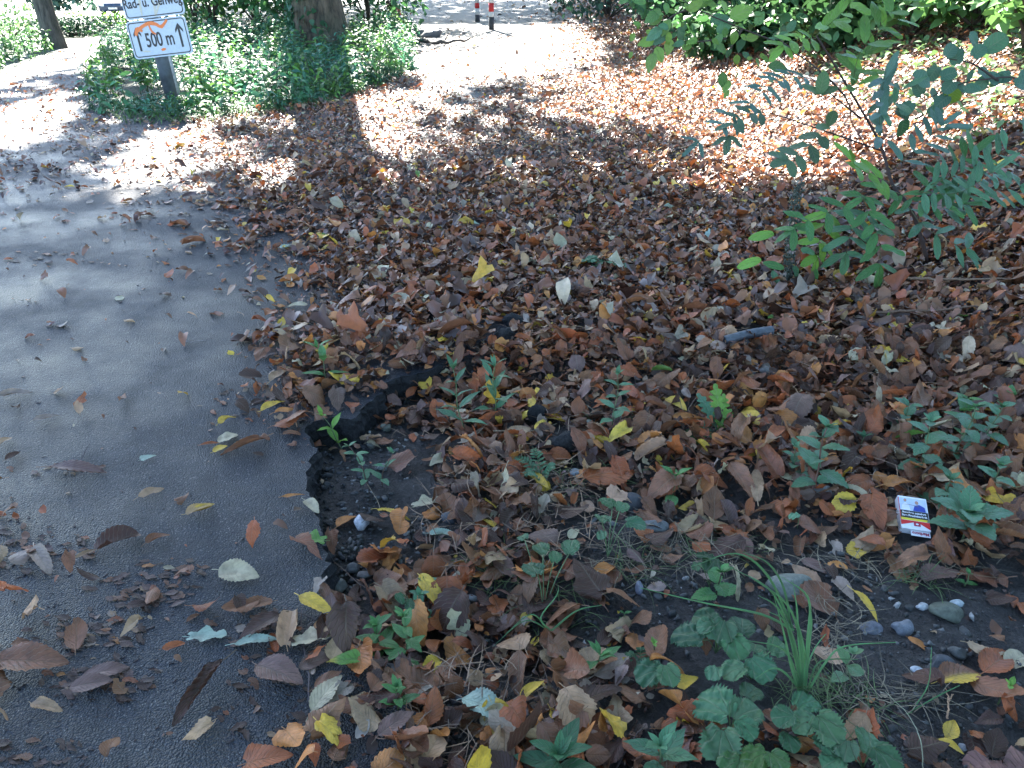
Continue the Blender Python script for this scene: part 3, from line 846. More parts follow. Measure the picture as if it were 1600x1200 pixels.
# dry straw and fine grass lying on the soil
def strand(B, P0, dirn, L, wd, col, arch=.3, droop=1.0, n=8, wob=.15):
    d = np.array([math.cos(dirn), math.sin(dirn)]); t = np.linspace(0, 1, n + 1)
    bend = rng.normal(0, wob)
    x = P0[0] + L * t * d[0] - bend * L * t * t * d[1]; y = P0[1] + L * t * d[1] + bend * L * t * t * d[0]
    z = P0[2] + arch * L * (t * 2.2 - droop * 2.1 * t * t)
    sd = np.array([-d[1], d[0], 0]) * wd
    c = np.stack([x, y, z], -1); w_ = (1 - t ** 2.2)[:, None] * .9 + .1
    v_ = np.stack([c - sd * w_, c + np.array([0, 0, wd * .35]) * w_, c + sd * w_], 1).reshape(-1, 3)
    B.add(v_, gridf(n, 2), col, np.stack([np.repeat(t, 3), np.tile([.2, .5, .8], n + 1)], -1))
sb = Batch(); gg = Batch()
for (a, b) in scatter_px(800, [(940, 640, 100, 60), (960, 690, 90, 40), (1050, 640, 90, 50), (1090, 830, 110, 50), (1150, 870, 90, 40), (980, 870, 70, 30), (1380, 1090, 100, 26), (1300, 980, 60, 50), (1400, 880, 160, 18), (880, 760, 60, 30), (1290, 700, 60, 40)]):
    p = gz0(a, b); p = np.array([p[0], p[1], float(ground_z(p[0], p[1])) + rng.uniform(.002, .022)])
    strand(sb, p, rng.uniform(0, 6.28), rng.uniform(.03, .10), .0007, np.array((.24, .19, .12)) * rng.uniform(.3, 1.2), .06, 1.0, 6, .5)
tag(sb.build('dry_grass', M_STEM), 'matted dry straw and dead grass stalks lying over the soil', 'dry grass', None, 'stuff')
for (a, b) in scatter_px(420, [(780, 860, 60, 26), (790, 880, 50, 30), (930, 740, 70, 30), (870, 930, 60, 40), (1130, 850, 70, 30), (1000, 870, 40, 30), (1250, 1070, 60, 30), (1330, 1100, 60, 30), (1440, 900, 40, 14), (960, 660, 50, 30)]):
    p = gz0(a, b); p = np.array([p[0], p[1], float(ground_z(p[0], p[1])) + rng.uniform(.004, .012)])
    strand(gg, p, rng.uniform(0, 6.28), rng.uniform(.03, .085), .0009, np.array((.16, .24, .09)) * rng.uniform(.5, 1.2), .22, 1.0, 7, .3)
tag(gg.build('low_grass', M_GREEN), 'thin green grass blades creeping over the soil between leaves', 'grass', None, 'stuff')

ls = Batch()
for (a, b) in scatter_px(1500, [(900, 560, 420, 130), (1300, 600, 300, 130), (700, 480, 250, 80), (650, 1100, 250, 90), (800, 800, 150, 100), (1450, 700, 180, 120)]):
    p = G(a, b); p[2] = float(surf_z(p[0], p[1])) + rng.uniform(.01, .045)
    if inpoly(p[0], p[1], ASPH): continue
    strand(ls, p, rng.uniform(0, 6.28), rng.uniform(.03, .09), .0009, np.array((.16, .10, .06)) * rng.uniform(.4, 2.0), rng.uniform(-.05, .15), 1.0, 4, .3)
tag(ls.build('leaf_stalks', M_STEM), 'loose brown stalks and fine twigs mixed into the leaf litter', 'leaf litter', None, 'stuff')

# ------------------------------------------------------------------ stones
STONES = [
 (560,778,13,14,(.62,.62,.64),'white quartz stone on the soil in the asphalt hole'),
 (521,873,17,14,(.13,.125,.11),'big flat grey stone under the asphalt rim, lowest of the row there'),
 (492,838,14,10,(.09,.085,.08),'dark stone pressed against the asphalt rim'),
 (547,845,12,9,(.10,.10,.10),'rounded grey stone right of the dark stone at the rim'),
 (566,856,13,8,(.14,.13,.12),'flat grey stone between rim stones and the leaves'),
 (592,823,12,10,(.12,.11,.115),'egg shaped grey stone below the white quartz stone'),
 (573,842,8,7,(.34,.31,.33),'small pale pinkish stone near the egg shaped grey stone'),
 (600,632,9,8,(.13,.14,.11),'small round greenish stone at the top of the hole'),
 (577,658,7,6,(.17,.17,.14),'pebble below the asphalt ledge'),
 (594,696,9,7,(.16,.17,.15),'pale pebble in the middle of the hole'),
 (547,925,17,15,(.07,.07,.075),'dark stone in the shadow of the asphalt rim near the weeds'),
 (606,1015,25,14,(.16,.14,.135),'large grey brown stone below the hole weeds'),
 (713,1071,11,10,(.13,.12,.12),'square dark stone in the lower soil gap'),
 (673,1090,11,9,(.16,.17,.17),'bluish grey stone left of the square dark stone'),
 (735,903,11,6,(.26,.26,.27),'flat light grey stone in the gravel heap'),
 (780,938,10,7,(.30,.31,.28),'pale angular stone right of the flat light grey stone'),
 (1030,1008,9,9,(.12,.13,.15),'round blue grey pebble left of the toothed leaf clump'),
 (1000,906,7,11,(.16,.17,.21),'upright oblong bluish pebble in the centre soil'),
 (1413,968,18,14,(.16,.17,.19),'rough two tone stone in the middle of the right soil'),
 (1364,970,18,7,(.13,.13,.15),'flat oblong stone under the curved yellow leaf'),
 (1482,944,28,14,(.10,.11,.08),'broad mossy stone half sunk in the right soil'),
 (1498,932,13,8,(.38,.42,.43),'pale blue stone behind the broad mossy stone'),
 (1445,936,11,5,(.42,.42,.42),'small white flat stone left of the broad mossy stone'),
 (1437,1044,12,10,(.45,.47,.50),'whitish angular stone on the right soil'),
 (1473,1032,24,16,(.055,.058,.065),'dark slate stone behind the whitish angular stone'),
 (1498,1010,16,10,(.08,.08,.075),'low dark stone above the slate stone'),
 (1236,904,36,18,(.15,.16,.13),'big mossy grey stone half buried behind the grass tuft'),
 (1190,578,20,15,(.19,.165,.15),'smooth round brown grey stone in the upper litter'),
 (987,775,20,16,(.045,.045,.05),'dark lump of stone right below the big red brown leaf'),
 (1022,812,22,13,(.13,.135,.135),'flat grey stone right of the round leaved weed'),
 (1287,756,20,9,(.20,.20,.19),'flat light stone among the litter left of the nettle shoots'),
 (900,728,12,7,(.24,.26,.27),'light blue grey stone above the big red brown leaf'),
 (922,655,14,10,(.17,.18,.14),'mossy pebble right above the black tar lump'),
 (1506,1160,7,6,(.40,.40,.41),'little white stone near the lower right corner'),
 (312,157,15,10,(.05,.055,.065),'dark boulder at the edge of the nettles right of the sign post'),
 (672,54,22,9,(.20,.20,.21),'grey rock lying beside the left bollard'),
 (1150,585,10,7,(.12,.12,.12),'small dark pebble left of the smooth round stone'),
 (705,782,16,9,(.06,.065,.075),'dark flat slab chip in the soil right of the cream leaf'),
]
for i, (a, b, rx, ry, c, lab) in enumerate(STONES):
    p = G(a, b + ry * .4); _, _, dd = proj(p); s = dd / F
    hz = ry * s * 1.0
    vv, ff = rock(10, (rx * s, max(rx * .75, ry) * s, hz), 500 + i, .16)
    z = float(surf_z(p[0], p[1])) + hz * .45
    B = Batch(); B.add(vv, ff, c); o = B.build('stone', M_STONE); o.location = (p[0], p[1], z)
    tag(o, lab, 'stone', 'stones lying on and in the soil')
for (a, b, rx, ry, lab) in ((880, 688, 23, 16, 'rough black lump of tar on the soil in the centre'), (780, 528, 24, 15, 'black broken asphalt chunk poking out of the leaf pile'),
                            (848, 640, 17, 14, 'black crumbly tar clod up left of the round tar lump'), (805, 505, 18, 12, 'small black asphalt crumb above the broken chunk')):
    p = G(a, b + ry * .4); _, _, dd = proj(p); s = dd / F
    vv, ff = rock(10, (rx * s, rx * s * .8, ry * s * 1.1), a, .5)
    vv = vv * (1 + rng.normal(0, .05, (len(vv), 1)))
    B = Batch(); B.add(vv, ff, (.02, .02, .02)); o = B.build('tar_lump', M_WALL, None, False); o.location = (p[0], p[1], float(surf_z(p[0], p[1])) + ry * s * .6)
    tag(o, lab, 'tar lump', 'black tar and asphalt lumps')

# ------------------------------------------------------------------ twigs, pipe
def twig(name, paths, r0, col, lab, cat='twig', h=.006, m=None, group='twigs lying on the ground'):
    B = Batch(); 
    org = None
    for k, pth in enumerate(paths):
        pts = []
        for q in pth:
            hh = q[2] if len(q) > 2 else h
            p = G(q[0], q[1], hh); p[2] = float(surf_z(p[0], p[1])) + hh; pts.append(p)
        c = curve(pts, 16); c = c + rng.normal(0, r0 * .35, c.shape)
        rr = np.linspace(r0, r0 * .45, len(c)) * (.75 if k else 1)
        v_, f_ = tube(c, rr, 7); B.add(v_, f_, col)
        if org is None: org = c[0]
    o = B.build(name, m or M_TWIG, None, True, tuple(float(x) for x in org)); tag(o, lab, cat, group); return o
twig('twig', [[(484, 1097), (480, 1040), (474, 1000), (492, 968), (522, 960, .03), (556, 975, .03)], [(476, 998), (470, 960), (480, 925)], [(492, 968), (455, 952), (440, 945)], [(530, 961, .03), (545, 953, .035)]],
     .0017, (.10, .075, .075), 'forked dark twig on the asphalt beside the hole, over the rounded cream leaf')
twig('twig', [[(560, 872, .03), (530, 846, .02), (505, 820, .008), (498, 808, .006)], [(560, 872, .03), (600, 890, .03), (640, 915, .035)]], .0012, (.12, .08, .06), 'thin brown root bending over the asphalt rim above the weeds')
twig('twig', [[(567, 715, .02), (588, 750, .012), (590, 765, .01), (615, 772, .01)]], .0008, (.32, .24, .16), 'pale thin root on the soil above the slim golden leaf')
twig('twig', [[(282, 533), (292, 535), (318, 532), (330, 528)], [(292, 535), (287, 524)]], .0016, (.22, .2, .2), 'small grey twig with a leaf at its end on the upper asphalt')
twig('twig', [[(125, 722), (136, 700), (140, 694)]], .0013, (.05, .04, .05), 'short dark twig above the tattered flat leaf')
twig('twig', [[(1362, 760, .02), (1368, 730, .02), (1375, 712, .03), (1398, 704, .03)]], .0022, (.36, .30, .24), 'bent pale twig in the litter up left of the cigarette pack')
twig('twig', [[(1416, 694, .02), (1424, 703, .02), (1430, 720, .01)]], .0018, (.42, .38, .33), 'short white hooked twig among the nettle shoots')
twig('twig', [[(1350, 838, .008), (1400, 862, .006), (1450, 880, .006), (1500, 890, .006)]], .0013, (.15, .13, .09), 'long thin root running below the cigarette pack')
twig('twig', [[(770, 655, .05), (830, 660, .03), (870, 650, .03)]], .0014, (.25, .19, .12), 'brown stalk lying across the central leaf heap')
twig('twig', [[(1350, 488, .045), (1440, 484, .05), (1530, 478, .045)]], .0055, (.16, .09, .055), 'brown stick lying level in the litter on the right bank')
twig('twig', [[(1405, 432, .045), (1480, 436, .05), (1580, 434, .045)]], .006, (.22, .14, .09), 'longer pale brown stick above the level one on the bank')
twig('twig', [[(1068, 470, .02), (1090, 445, .03), (1108, 424, .03)]], .004, (.32, .27, .23), 'pale grey stick leaning in the upper litter above the pipe')
twig('twig', [[(1483, 1118, .02), (1484, 1090, .03), (1480, 1070, .03)], [(1484, 1090, .03), (1492, 1078, .03)]], .0016, (.40, .24, .14), 'reddish leaf stalk standing under the yellow and brown leaf')
twig('twig', [[(960, 1195, .02), (985, 1150, .03), (1010, 1120, .03)]], .0014, (.07, .045, .04), 'thin dark stalk in the litter at the bottom centre')
twig('branch', [[(1320, 128, .05), (1250, 118, .1), (1215, 90, .2), (1195, 75, .3)]], .011, (.5, .48, .44), 'pale dead branch sticking up below the thin right trunk', 'branch', .05, None, None)
twig('branch', [[(650, 62, .04), (690, 66, .05), (735, 62, .04)], [(690, 66, .05), (700, 55, .08)]], .03, (.12, .10, .085), 'dark fallen branch at the path edge beside the left bollard', 'branch', .05, None, None)
# pipe
pa, pb_ = G(1132, 532, .045), G(1206, 516, .06)
B = Batch(); c = curve([pa, (pa + pb_) / 2 + np.array([0, 0, .004]), pb_], 10); rr = np.full(len(c), .0135)
v_, f_ = tube(c, rr, 20, False); B.add(v_, f_, (.13, .16, .2)); v_, f_ = tube(c[::-1], rr * .8, 20, False); B.add(v_, f_, (.05, .06, .07))
M_PIPE = simple('grey_plastic', (.075, .085, .10), .45, .2, 60, .1, .001)
tag(B.build('plastic_pipe', M_PIPE, None, True, tuple(pa)), 'short grey blue plastic pipe half buried in the leaves', 'pipe')

# ------------------------------------------------------------------ weeds
TEAL = (.085, .21, .105); LIME = (.16, .33, .05); DEEP = (.04, .12, .05); MIDG = (.075, .21, .06)
LV = {}
def lvar(kind, W, ser, k, nu=16, nv=6, bend=.5, fold=.2, pleat=.008, npl=6, roll=0.):
    key = (kind, W, ser, k, nu, bend, fold)
    if key not in LV: LV[key] = leafmesh(nu, nv, kind, W, ser, fold, bend, roll, .15 * (k - 1), .012, pleat, npl, 0, 40 + k)
    return LV[key]
def addleaf_obj(root, P0, d, L, col, kind, W, ser, up=(0, 0, 1), bend=.5, fold=.2, roll=0., name='leaf', pleat=.008, nu=16):
    k = int(rng.integers(3)); P, f, uv = lvar(kind, W, ser, k, nu, 6, bend, fold, pleat, 6, roll)
    M = frame(d, up); v_ = (P * L) @ M.T
    B = Batch(); B.add(v_, f, np.array(col) * rng.uniform(.8, 1.2) * rng.uniform(.95, 1.05, 3), uv)
    o = bpy.data.objects.new(name, B.mesh(name, M_GREEN)); COL.objects.link(o); o.parent = root
    o.location = tuple(float(q) for q in (np.asarray(P0) - np.array(root.location))); return o
def weed(px, py, hpx, Lpx, kind, label, cat='weed', lean=(0, 0), pairs=4, col=TEAL, W=.5, ser=.08, top=True, stemc=(.12, .16, .07), el=.25, r=.0013, bend=.6, group='small green weeds', name='weed', shrink=.55, low=.25):
    p = G(px, py); z0 = float(surf_z(p[0], p[1])); _, _, dd = proj(p); s = dd / F
    H = hpx * s * 1.05; L = Lpx * s * 1.2
    root = empty(name, (p[0], p[1], z0), label, cat, group)
    tip = np.array([lean[0] * s, lean[1] * s, H])
    t = np.linspace(0, 1, 9)
    c = np.stack([tip[0] * t ** 1.5, tip[1] * t ** 1.5, H * t], -1) + np.stack([np.sin(t * 7 + px) * H * .025, np.cos(t * 6 + py) * H * .02, t * 0], -1)
    B = Batch(); v_, f_ = tube(c, np.linspace(r * 1.2, r * .6, 9), 6); B.add(v_, f_, stemc)
    o = B.build('stem', M_STEM, root)
    o0 = np.array([p[0], p[1], z0])
    a0 = rng.uniform(0, 3.14)
    for i in range(pairs):
        q = low + (1 - low) * (i / max(1, pairs - 1)); base = np.array([np.interp(q, t, c[:, j]) for j in range(3)])
        a = a0 + i * math.pi / 2 * rng.uniform(.85, 1.15)
        Ls = L * (1 - (1 - shrink) * q ** 1.5) * rng.uniform(.85, 1.15)
        for sg in (0, math.pi):
            aa = a + sg + rng.normal(0, .15); e = el + .5 * q + rng.normal(0, .12)
            d = np.array([math.cos(aa) * math.cos(e), math.sin(aa) * math.cos(e), math.sin(e)])
            addleaf_obj(root, o0 + base, d, Ls, col, kind, W, ser, bend=bend)
    if top:
        for k in range(3):
            aa = rng.uniform(0, 6.28); e = .9
            d = np.array([math.cos(aa) * math.cos(e), math.sin(aa) * math.cos(e), math.sin(e)])
            addleaf_obj(root, o0 + c[-1], d, L * .38, np.array(col) * 1.3, kind, W, ser, bend=.3)
    return root
weed(512, 600, 60, 38, 'lance', 'slim leaved weed growing at the asphalt corner left of the leaf ledge', lean=(-8, 0), pairs=3, W=.3, ser=0, col=MIDG, el=.35)
weed(530, 668, 62, 32, 'lance', 'weed with an upright bright green leaf on the asphalt ledge', lean=(-25, 0), pairs=3, W=.34, ser=0, col=LIME, el=.5)
weed(575, 730, 78, 24, 'ovate', 'branching small leaved weed in the middle of the hole', lean=(-25, 0), pairs=5, W=.42, ser=0, stemc=(.12, .07, .05), el=.2)
weed(592, 728, 62, 26, 'ovate', 'small weed leaning right in the middle of the hole', lean=(22, 0), pairs=3, W=.4, ser=0, stemc=(.12, .07, .05))
weed(724, 660, 112, 42, 'lance', 'tall slim leaved weed left of its twin above the central heap', lean=(-16, 6), pairs=5, W=.26, ser=0, col=TEAL, r=.0016, stemc=(.13, .18, .08), el=.45)
weed(772, 640, 96, 48, 'lance', 'tall slim leaved weed right of its twin above the central heap', lean=(2, 0), pairs=5, W=.24, ser=0, col=TEAL, r=.0016, stemc=(.15, .22, .08), el=.5)
weed(958, 668, 100, 30, 'lance', 'blue green weed on the straw above the big red brown leaf', lean=(2, 0), pairs=5, W=.42, ser=.05, col=TEAL, el=.3)
weed(1268, 770, 128, 46, 'ovate', 'tall nettle shoot with reddish stem left of the cigarette pack', 'nettle', pairs=6, W=.5, ser=.12, col=TEAL, stemc=(.16, .08, .06), el=.1, name='nettle', group='nettle shoots on the bank', r=.002, lean=(2, 0))
for j, (a, b, h, l, ln, lab) in enumerate([(1440, 735, 95, 38, (-10, 0), 'nettle shoot directly above the cigarette pack'), (1492, 720, 105, 38, (5, 0), 'bushy nettle shoot in the middle of the right nettles'),
       (1410, 668, 48, 34, (0, 0), 'low nettle shoot at the left end of the right nettles'), (1535, 700, 82, 36, (8, 0), 'nettle shoot at the upper right end of the right nettles'),
       (1468, 790, 60, 40, (5, 0), 'small nettle shoot behind the one over the pack'), (1552, 770, 62, 36, (-4, 0), 'slim nettle shoot right of the pack near the picture edge')]):
    weed(a, b, h, l, 'ovate', lab, 'nettle', lean=ln, pairs=5 if h > 70 else 3, W=.58, ser=.10, col=TEAL, el=.1, name='nettle', group='nettle shoots on the bank', r=.0018)
weed(1506, 838, 62, 58, 'ovate', 'nettle with large toothed leaves hanging over the cigarette pack', 'nettle', lean=(-8, -6), pairs=4, W=.6, ser=.12, col=TEAL, el=.12, name='nettle', group='nettle shoots on the bank', r=.002, low=.5, shrink=.8)
weed(632, 1012, 112, 40, 'ovate', 'tall pointed leaf weed at the lower rim of the hole', lean=(4, 0), pairs=5, W=.42, ser=0, col=MIDG, el=.15)
weed(590, 985, 70, 44, 'ovate', 'weed with a lime rosette left of the tall pointed leaf weed', lean=(0, 0), pairs=4, W=.42, ser=0, col=MIDG, el=.2)
weed(655, 935, 58, 32, 'ovate', 'weed with blue green leaves beside the golden ribbed leaf', pairs=3, W=.5, ser=0, col=TEAL, el=.3)
weed(622, 1108, 46, 32, 'ovate', 'stumpy weed tuft between stone and lower litter', pairs=4, W=.45, ser=0, col=MIDG, el=.5)
weed(668, 905, 40, 30, 'lance', 'small weed below the pale mint folded leaf', pairs=3, W=.45, ser=0, col=TEAL)
weed(1052, 772, 44, 52, 'lance', 'low broad leaved weed right of the big red brown leaf', pairs=2, W=.36, ser=0, col=MIDG, el=.25)
weed(936, 1040, 46, 56, 'lance', 'weed with long light leaves over the large tan leaf', pairs=2, W=.3, ser=0, col=MIDG, el=.1, low=.7)
weed(872, 1215, 78, 84, 'ovate', 'dark broad leaved weed cut by the bottom edge', pairs=3, W=.42, ser=0, col=DEEP, el=.15, low=.6, r=.0022)
weed(1028, 1205, 72, 68, 'lance', 'blue green weed at the bottom edge left of the round leaves', pairs=3, W=.42, ser=0, col=TEAL, el=.3, low=.5, r=.002)
weed(1120, 930, 60, 36, 'ovate', 'thin dark stalked weed above the round leaf clump', pairs=3, W=.7, ser=.1, col=MIDG, el=.1, stemc=(.06, .04, .03))
weed(1022, 1010, 26, 18, 'ovate', 'tiny seedling beside the round blue pebble', pairs=2, W=.5, ser=0, col=LIME)
weed(975, 962, 28, 18, 'ovate', 'tiny seedling on the bare soil above the tan leaf', pairs=2, W=.5, ser=0, col=MIDG)
weed(1320, 1060, 60, 30, 'ovate', 'pale weed right of the tall grass tuft', pairs=3, W=.6, ser=.05, col=(.14, .26, .12), stemc=(.2, .2, .12))
weed(1236, 742, 60, 28, 'lance', 'slight weed left of the tall nettle shoot', pairs=4, W=.5, ser=.05, col=TEAL)
weed(1345, 700, 30, 28, 'lance', 'low weed between the tall nettle shoot and the right nettles', pairs=2, W=.5, ser=.08, col=DEEP)
weed(1512, 905, 24, 18, 'ovate', 'tiny seedling on the soil below the nettle over the pack', pairs=2, W=.6, ser=0, col=MIDG)
weed(1560, 1095, 40, 30, 'ovate', 'small fresh green sprout near the right edge', pairs=1, W=.5, ser=0, col=LIME, lean=(8, 0), low=1)
weed(1498, 672, 60, 34, 'cord', 'round leaved nettle shoot behind the bushy one', 'nettle', pairs=4, W=.8, ser=.08, col=MIDG, name='nettle', group='nettle shoots on the bank')
weed(1570, 640, 36, 30, 'cord', 'small round leaved shoot at the right edge of the bank', 'nettle', pairs=3, W=.8, ser=.08, col=MIDG, name='nettle', group='nettle shoots on the bank')

# clumps of round toothed leaves
def clump(px, py, leaves, label, cat='weed', col=TEAL, kind='round', W=1.05, ser=.06, group='round leaved weeds', h0=.035):
    p = G(px, py); z0 = float(surf_z(p[0], p[1]))
    root = empty('round_leaved_weed', (p[0], p[1], z0), label, cat, group); o0 = np.array([p[0], p[1], z0])
    for i, (a, b, s_) in enumerate(leaves):
        h = h0 + .02 * ((i * 7) % 3) / 2; q = G(a, b, h); _, _, dd = proj(q); L = 2 * s_ * dd / F * .76
        dxy = q - o0; dxy[2] = 0; n_ = np.linalg.norm(dxy) + 1e-6; dirn = dxy / n_ if n_ > .01 else np.array([0, -1, 0])
        ang = rng.normal(0, .5); dirn = np.array([dirn[0] * math.cos(ang) - dirn[1] * math.sin(ang), dirn[0] * math.sin(ang) + dirn[1] * math.cos(ang), rng.normal(-.05, .12)])
        base = q - dirn * L * .5
        B = Batch(); v_, f_ = tube(curve([np.zeros(3), (base - o0) * .5 + np.array([0, 0, .012]), base - o0], 8), .0009, 5); B.add(v_, f_, (.12, .2, .08))
        B.build('stem', M_STEM, root)
        P, f, uv = leafmesh(22, 14, kind, W, ser * 1.5, .12, .35, .1, .1, .03, .02, 5, 0, 60 + i)
        Mx = frame(dirn, (rng.normal(0, .15), rng.normal(-.15, .15), 1)); B = Batch(); B.add((P * L) @ Mx.T, f, np.array(col) * rng.uniform(.5, 1.0) * np.array([rng.uniform(.9, 1.3), 1, rng.uniform(.8, 1)]), uv)
        o = B.build('leaf', M_GREEN, root); o.location = tuple(base - o0)
clump(1120, 1010, [(1072,992,34),(1100,966,26),(1126,986,30),(1160,976,26),(1150,1012,28),(1100,978,18)], 'clump of fan shaped blue green leaves left of the grass tuft')
clump(1175, 1055, [(1190,1045,30),(1145,1048,26),(1215,1010,22),(1180,1010,24),(1115,1052,18)], 'loose round leaves just below the fan shaped clump')
clump(1025, 1070, [(1012,1052,30),(1045,1056,24)], 'pair of crinkled round leaves beside the vivid yellow leaf')
clump(1140, 1150, [(1112,1098,44),(1168,1112,34),(1125,1165,40),(1175,1080,24),(1168,1140,24)], 'biggest crinkled toothed leaves at the bottom centre right')
clump(1262, 1160, [(1262,1097,28),(1256,1130,30),(1296,1140,34),(1234,1160,22),(1290,1163,22),(1222,1120,24)], 'clover like round leaves below the grass tuft')
clump(1350, 1195, [(1360,1158,34),(1322,1172,24),(1385,1190,34),(1300,1190,26)], 'scalloped leaves at the bottom edge right of the clover like ones')
clump(1190, 1200, [(1180,1185,30),(1215,1190,26),(1140,1195,26)], 'small toothed leaves at the very bottom under the biggest leaves', col=MIDG)
clump(950, 860, [(948,783,18),(972,790,18),(942,808,20),(996,818,22),(940,836,12)], 'round leaved weed in the centre below the big red brown leaf', W=.9, h0=.05)
clump(850, 930, [(832,886,26),(892,852,22),(845,855,20),(817,838,14),(868,868,16)], 'scalloped leaf weed left of the bare central soil', W=.9, h0=.04)
clump(1110, 905, [(1112,882,24),(1098,868,16),(1088,885,12)], 'dark round leaf in front of the long grass blade', W=.85, col=DEEP)
clump(740, 1000, [(1025,852,14)], 'single half moon green leaf on the centre soil', W=.7) if False else None
clump(645, 912, [(640,945,16),(625,935,14)], 'two blunt green leaves in the shade of the hole weeds', col=DEEP, W=.7)
clump(1248, 815, [(1240,806,12)], 'single small pale green leaf left of the purplish leaf', W=.75, col=(.2, .36, .22))

# dandelion
def dandelion():
    p = G(1124, 672); z0 = float(surf_z(p[0], p[1])); _, _, dd = proj(p); s = dd / F
    root = empty('dandelion', (p[0], p[1], z0), 'dandelion rosette with jagged leaves in the middle right', 'weed'); o0 = np.array(root.location)
    for (a, e, L, c) in [(1.55, 1.15, 88, LIME), (2.1, .95, 80, TEAL), (1.2, 1.1, 74, LIME), (.9, .75, 60, LIME), (2.7, .5, 60, TEAL), (3.0, .3, 55, MIDG), (.1, .25, 66, TEAL), (-.7, .2, 60, MIDG), (-1.9, .15, 62, MIDG), (3.6, .2, 70, MIDG)]:
        d = np.array([math.cos(a) * math.cos(e), math.sin(a) * math.cos(e), math.sin(e)])
        addleaf_obj(root, o0 + np.array([0, 0, .004]), d, L * s, c, 'lobed', .36, .0, up=(0, -.5, 1), bend=.8, nu=28)
dandelion()
# fern and seed spikes
def frond(px, py, tips, label, name, cat, Ls, col, W=.35, n=9, group=None):
    p = G(px, py); z0 = float(surf_z(p[0], p[1])); root = empty(name, (p[0], p[1], z0), label, cat, group); o0 = np.array(root.location); _, _, dd = proj(p); s = dd / F
    for (a, b, h) in tips:
        q = G(a, b, h); c = curve([o0, (o0 + q) / 2 + np.array([0, 0, .02]), q], 12)
        B = Batch(); v_, f_ = tube(c - o0, np.linspace(.0012, .0004, len(c)), 5); B.add(v_, f_, (.12, .18, .08))
        T = np.gradient(c, axis=0)
        for i in range(n):
            t = (i + 2) / (n + 2); k = int(t * (len(c) - 1)); sd = np.cross(T[k], (0, 0, 1)); sd /= np.linalg.norm(sd) + 1e-9; tn = T[k] / (np.linalg.norm(T[k]) + 1e-9)
            for sg in (-1, 1):
                P, f, uv = lvar('ellip', W, .05, i % 3, 8, 4, .3, .2, .004)
                M = frame(sd * sg + tn * .55 + np.array([0, 0, rng.normal(0, .12)])); L = Ls * s * (1 - .7 * t ** 2)
                B.add((P * L) @ M.T + c[k] - o0, f, np.array(col) * rng.uniform(.8, 1.2), uv)
        B.build('frond', M_GREEN, root)
frond(848, 745, [(800, 712, .03), (832, 698, .05), (868, 728, .03), (815, 742, .02)], 'small feathery fern like plant above the bright yellow ribbed leaf', 'fern', 'fern', 16, TEAL)
frond(1000, 1045, [(975, 1020, .02), (1000, 1010, .03)], 'tiny feathery seedling by the vivid yellow leaf', 'fern', 'fern', 12, DEEP)
frond(905, 415, [(935, 408, .04), (1000, 418, .03), (1020, 410, .02)], 'low compound leaf lying on the upper litter', 'compound_leaf', 'leaf', 18, TEAL, W=.6, n=6)

# grass tuft
def tuft(px, py, blades, label):
    p = G(px, py); z0 = float(surf_z(p[0], p[1])); root = empty('grass_tuft', (p[0], p[1], z0), label, 'grass', 'green grass tufts'); o0 = np.array(root.location)
    for pts, wd in blades:
        P = []
        for k, (a, b) in enumerate(pts):
            P.append(atY(a, b, p[1] + .012 * k * (1 if a > px else -.6)))
        P = [q - o0 for q in P]; P[0][2] = max(P[0][2], 0)
        c = curve(P, 16); n = len(c) - 1; t = np.linspace(0, 1, n + 1)
        T = np.gradient(c, axis=0); sd = np.cross(T, np.array([.2, -1, .3])); sd /= np.linalg.norm(sd, axis=1)[:, None] + 1e-9
        wv = wd * np.clip(1 - t ** 2.5, .06, 1)[:, None]
        v_ = np.stack([c - sd * wv, c + np.array([0, -.0015, 0]), c + sd * wv], 1).reshape(-1, 3)
        B = Batch(); B.add(v_, gridf(n, 2), np.array((.10, .25, .10)) * rng.uniform(.75, 1.3), np.stack([np.repeat(t, 3), np.tile([.35, .5, .65], n + 1)], -1)); B.build('blade', M_GREEN, root)
tuft(1256, 1085, [([(1256,1085),(1262,1000),(1263,935),(1220,900)], .0026), ([(1254,1085),(1252,1010),(1230,945),(1170,900)], .0024), ([(1256,1085),(1240,1000),(1215,950),(1185,930)], .0022),
    ([(1254,1082),(1238,1010),(1225,970),(1200,955)], .002), ([(1258,1085),(1264,1010),(1268,970),(1262,925)], .0022), ([(1260,1085),(1290,1035),(1320,1010),(1400,1003)], .0024),
    ([(1252,1085),(1235,1030),(1215,1010),(1165,1000)], .002), ([(1250,1085),(1236,1040),(1225,990),(1205,915)], .0022), ([(1256,1085),(1248,1000),(1245,950),(1238,905)], .002),
    ([(1254,1085),(1262,1040),(1275,1010),(1290,990)], .0018), ([(1252,1080),(1225,1050),(1205,1045),(1180,1060)], .0018), ([(1256,1085),(1258,1030),(1250,985),(1240,960)], .002),
    ([(1250,1083),(1245,1030),(1210,930),(1140,885)], .002), ([(1260,1085),(1275,1040),(1300,1030),(1340,1030)], .0016)], 'tall arching tuft of fresh green grass at lower right')
tuft(1240, 985, [([(1240,985),(1190,960),(1100,942),(1000,918)], .0022), ([(1238,980),(1200,900),(1150,865),(1080,885)], .0022), ([(1236,980),(1225,920),(1200,880),(1160,862)], .002)], 'few long blades reaching left from behind the tall grass tuft')
tuft(1425, 1110, [([(1425,1110),(1450,1070),(1455,1020),(1455,1008)], .0009), ([(1425,1110),(1470,1085),(1500,1070)], .0013), ([(1425,1112),(1390,1130),(1360,1140)], .0012)], 'sparse thin grass stalks right of the tall tuft')
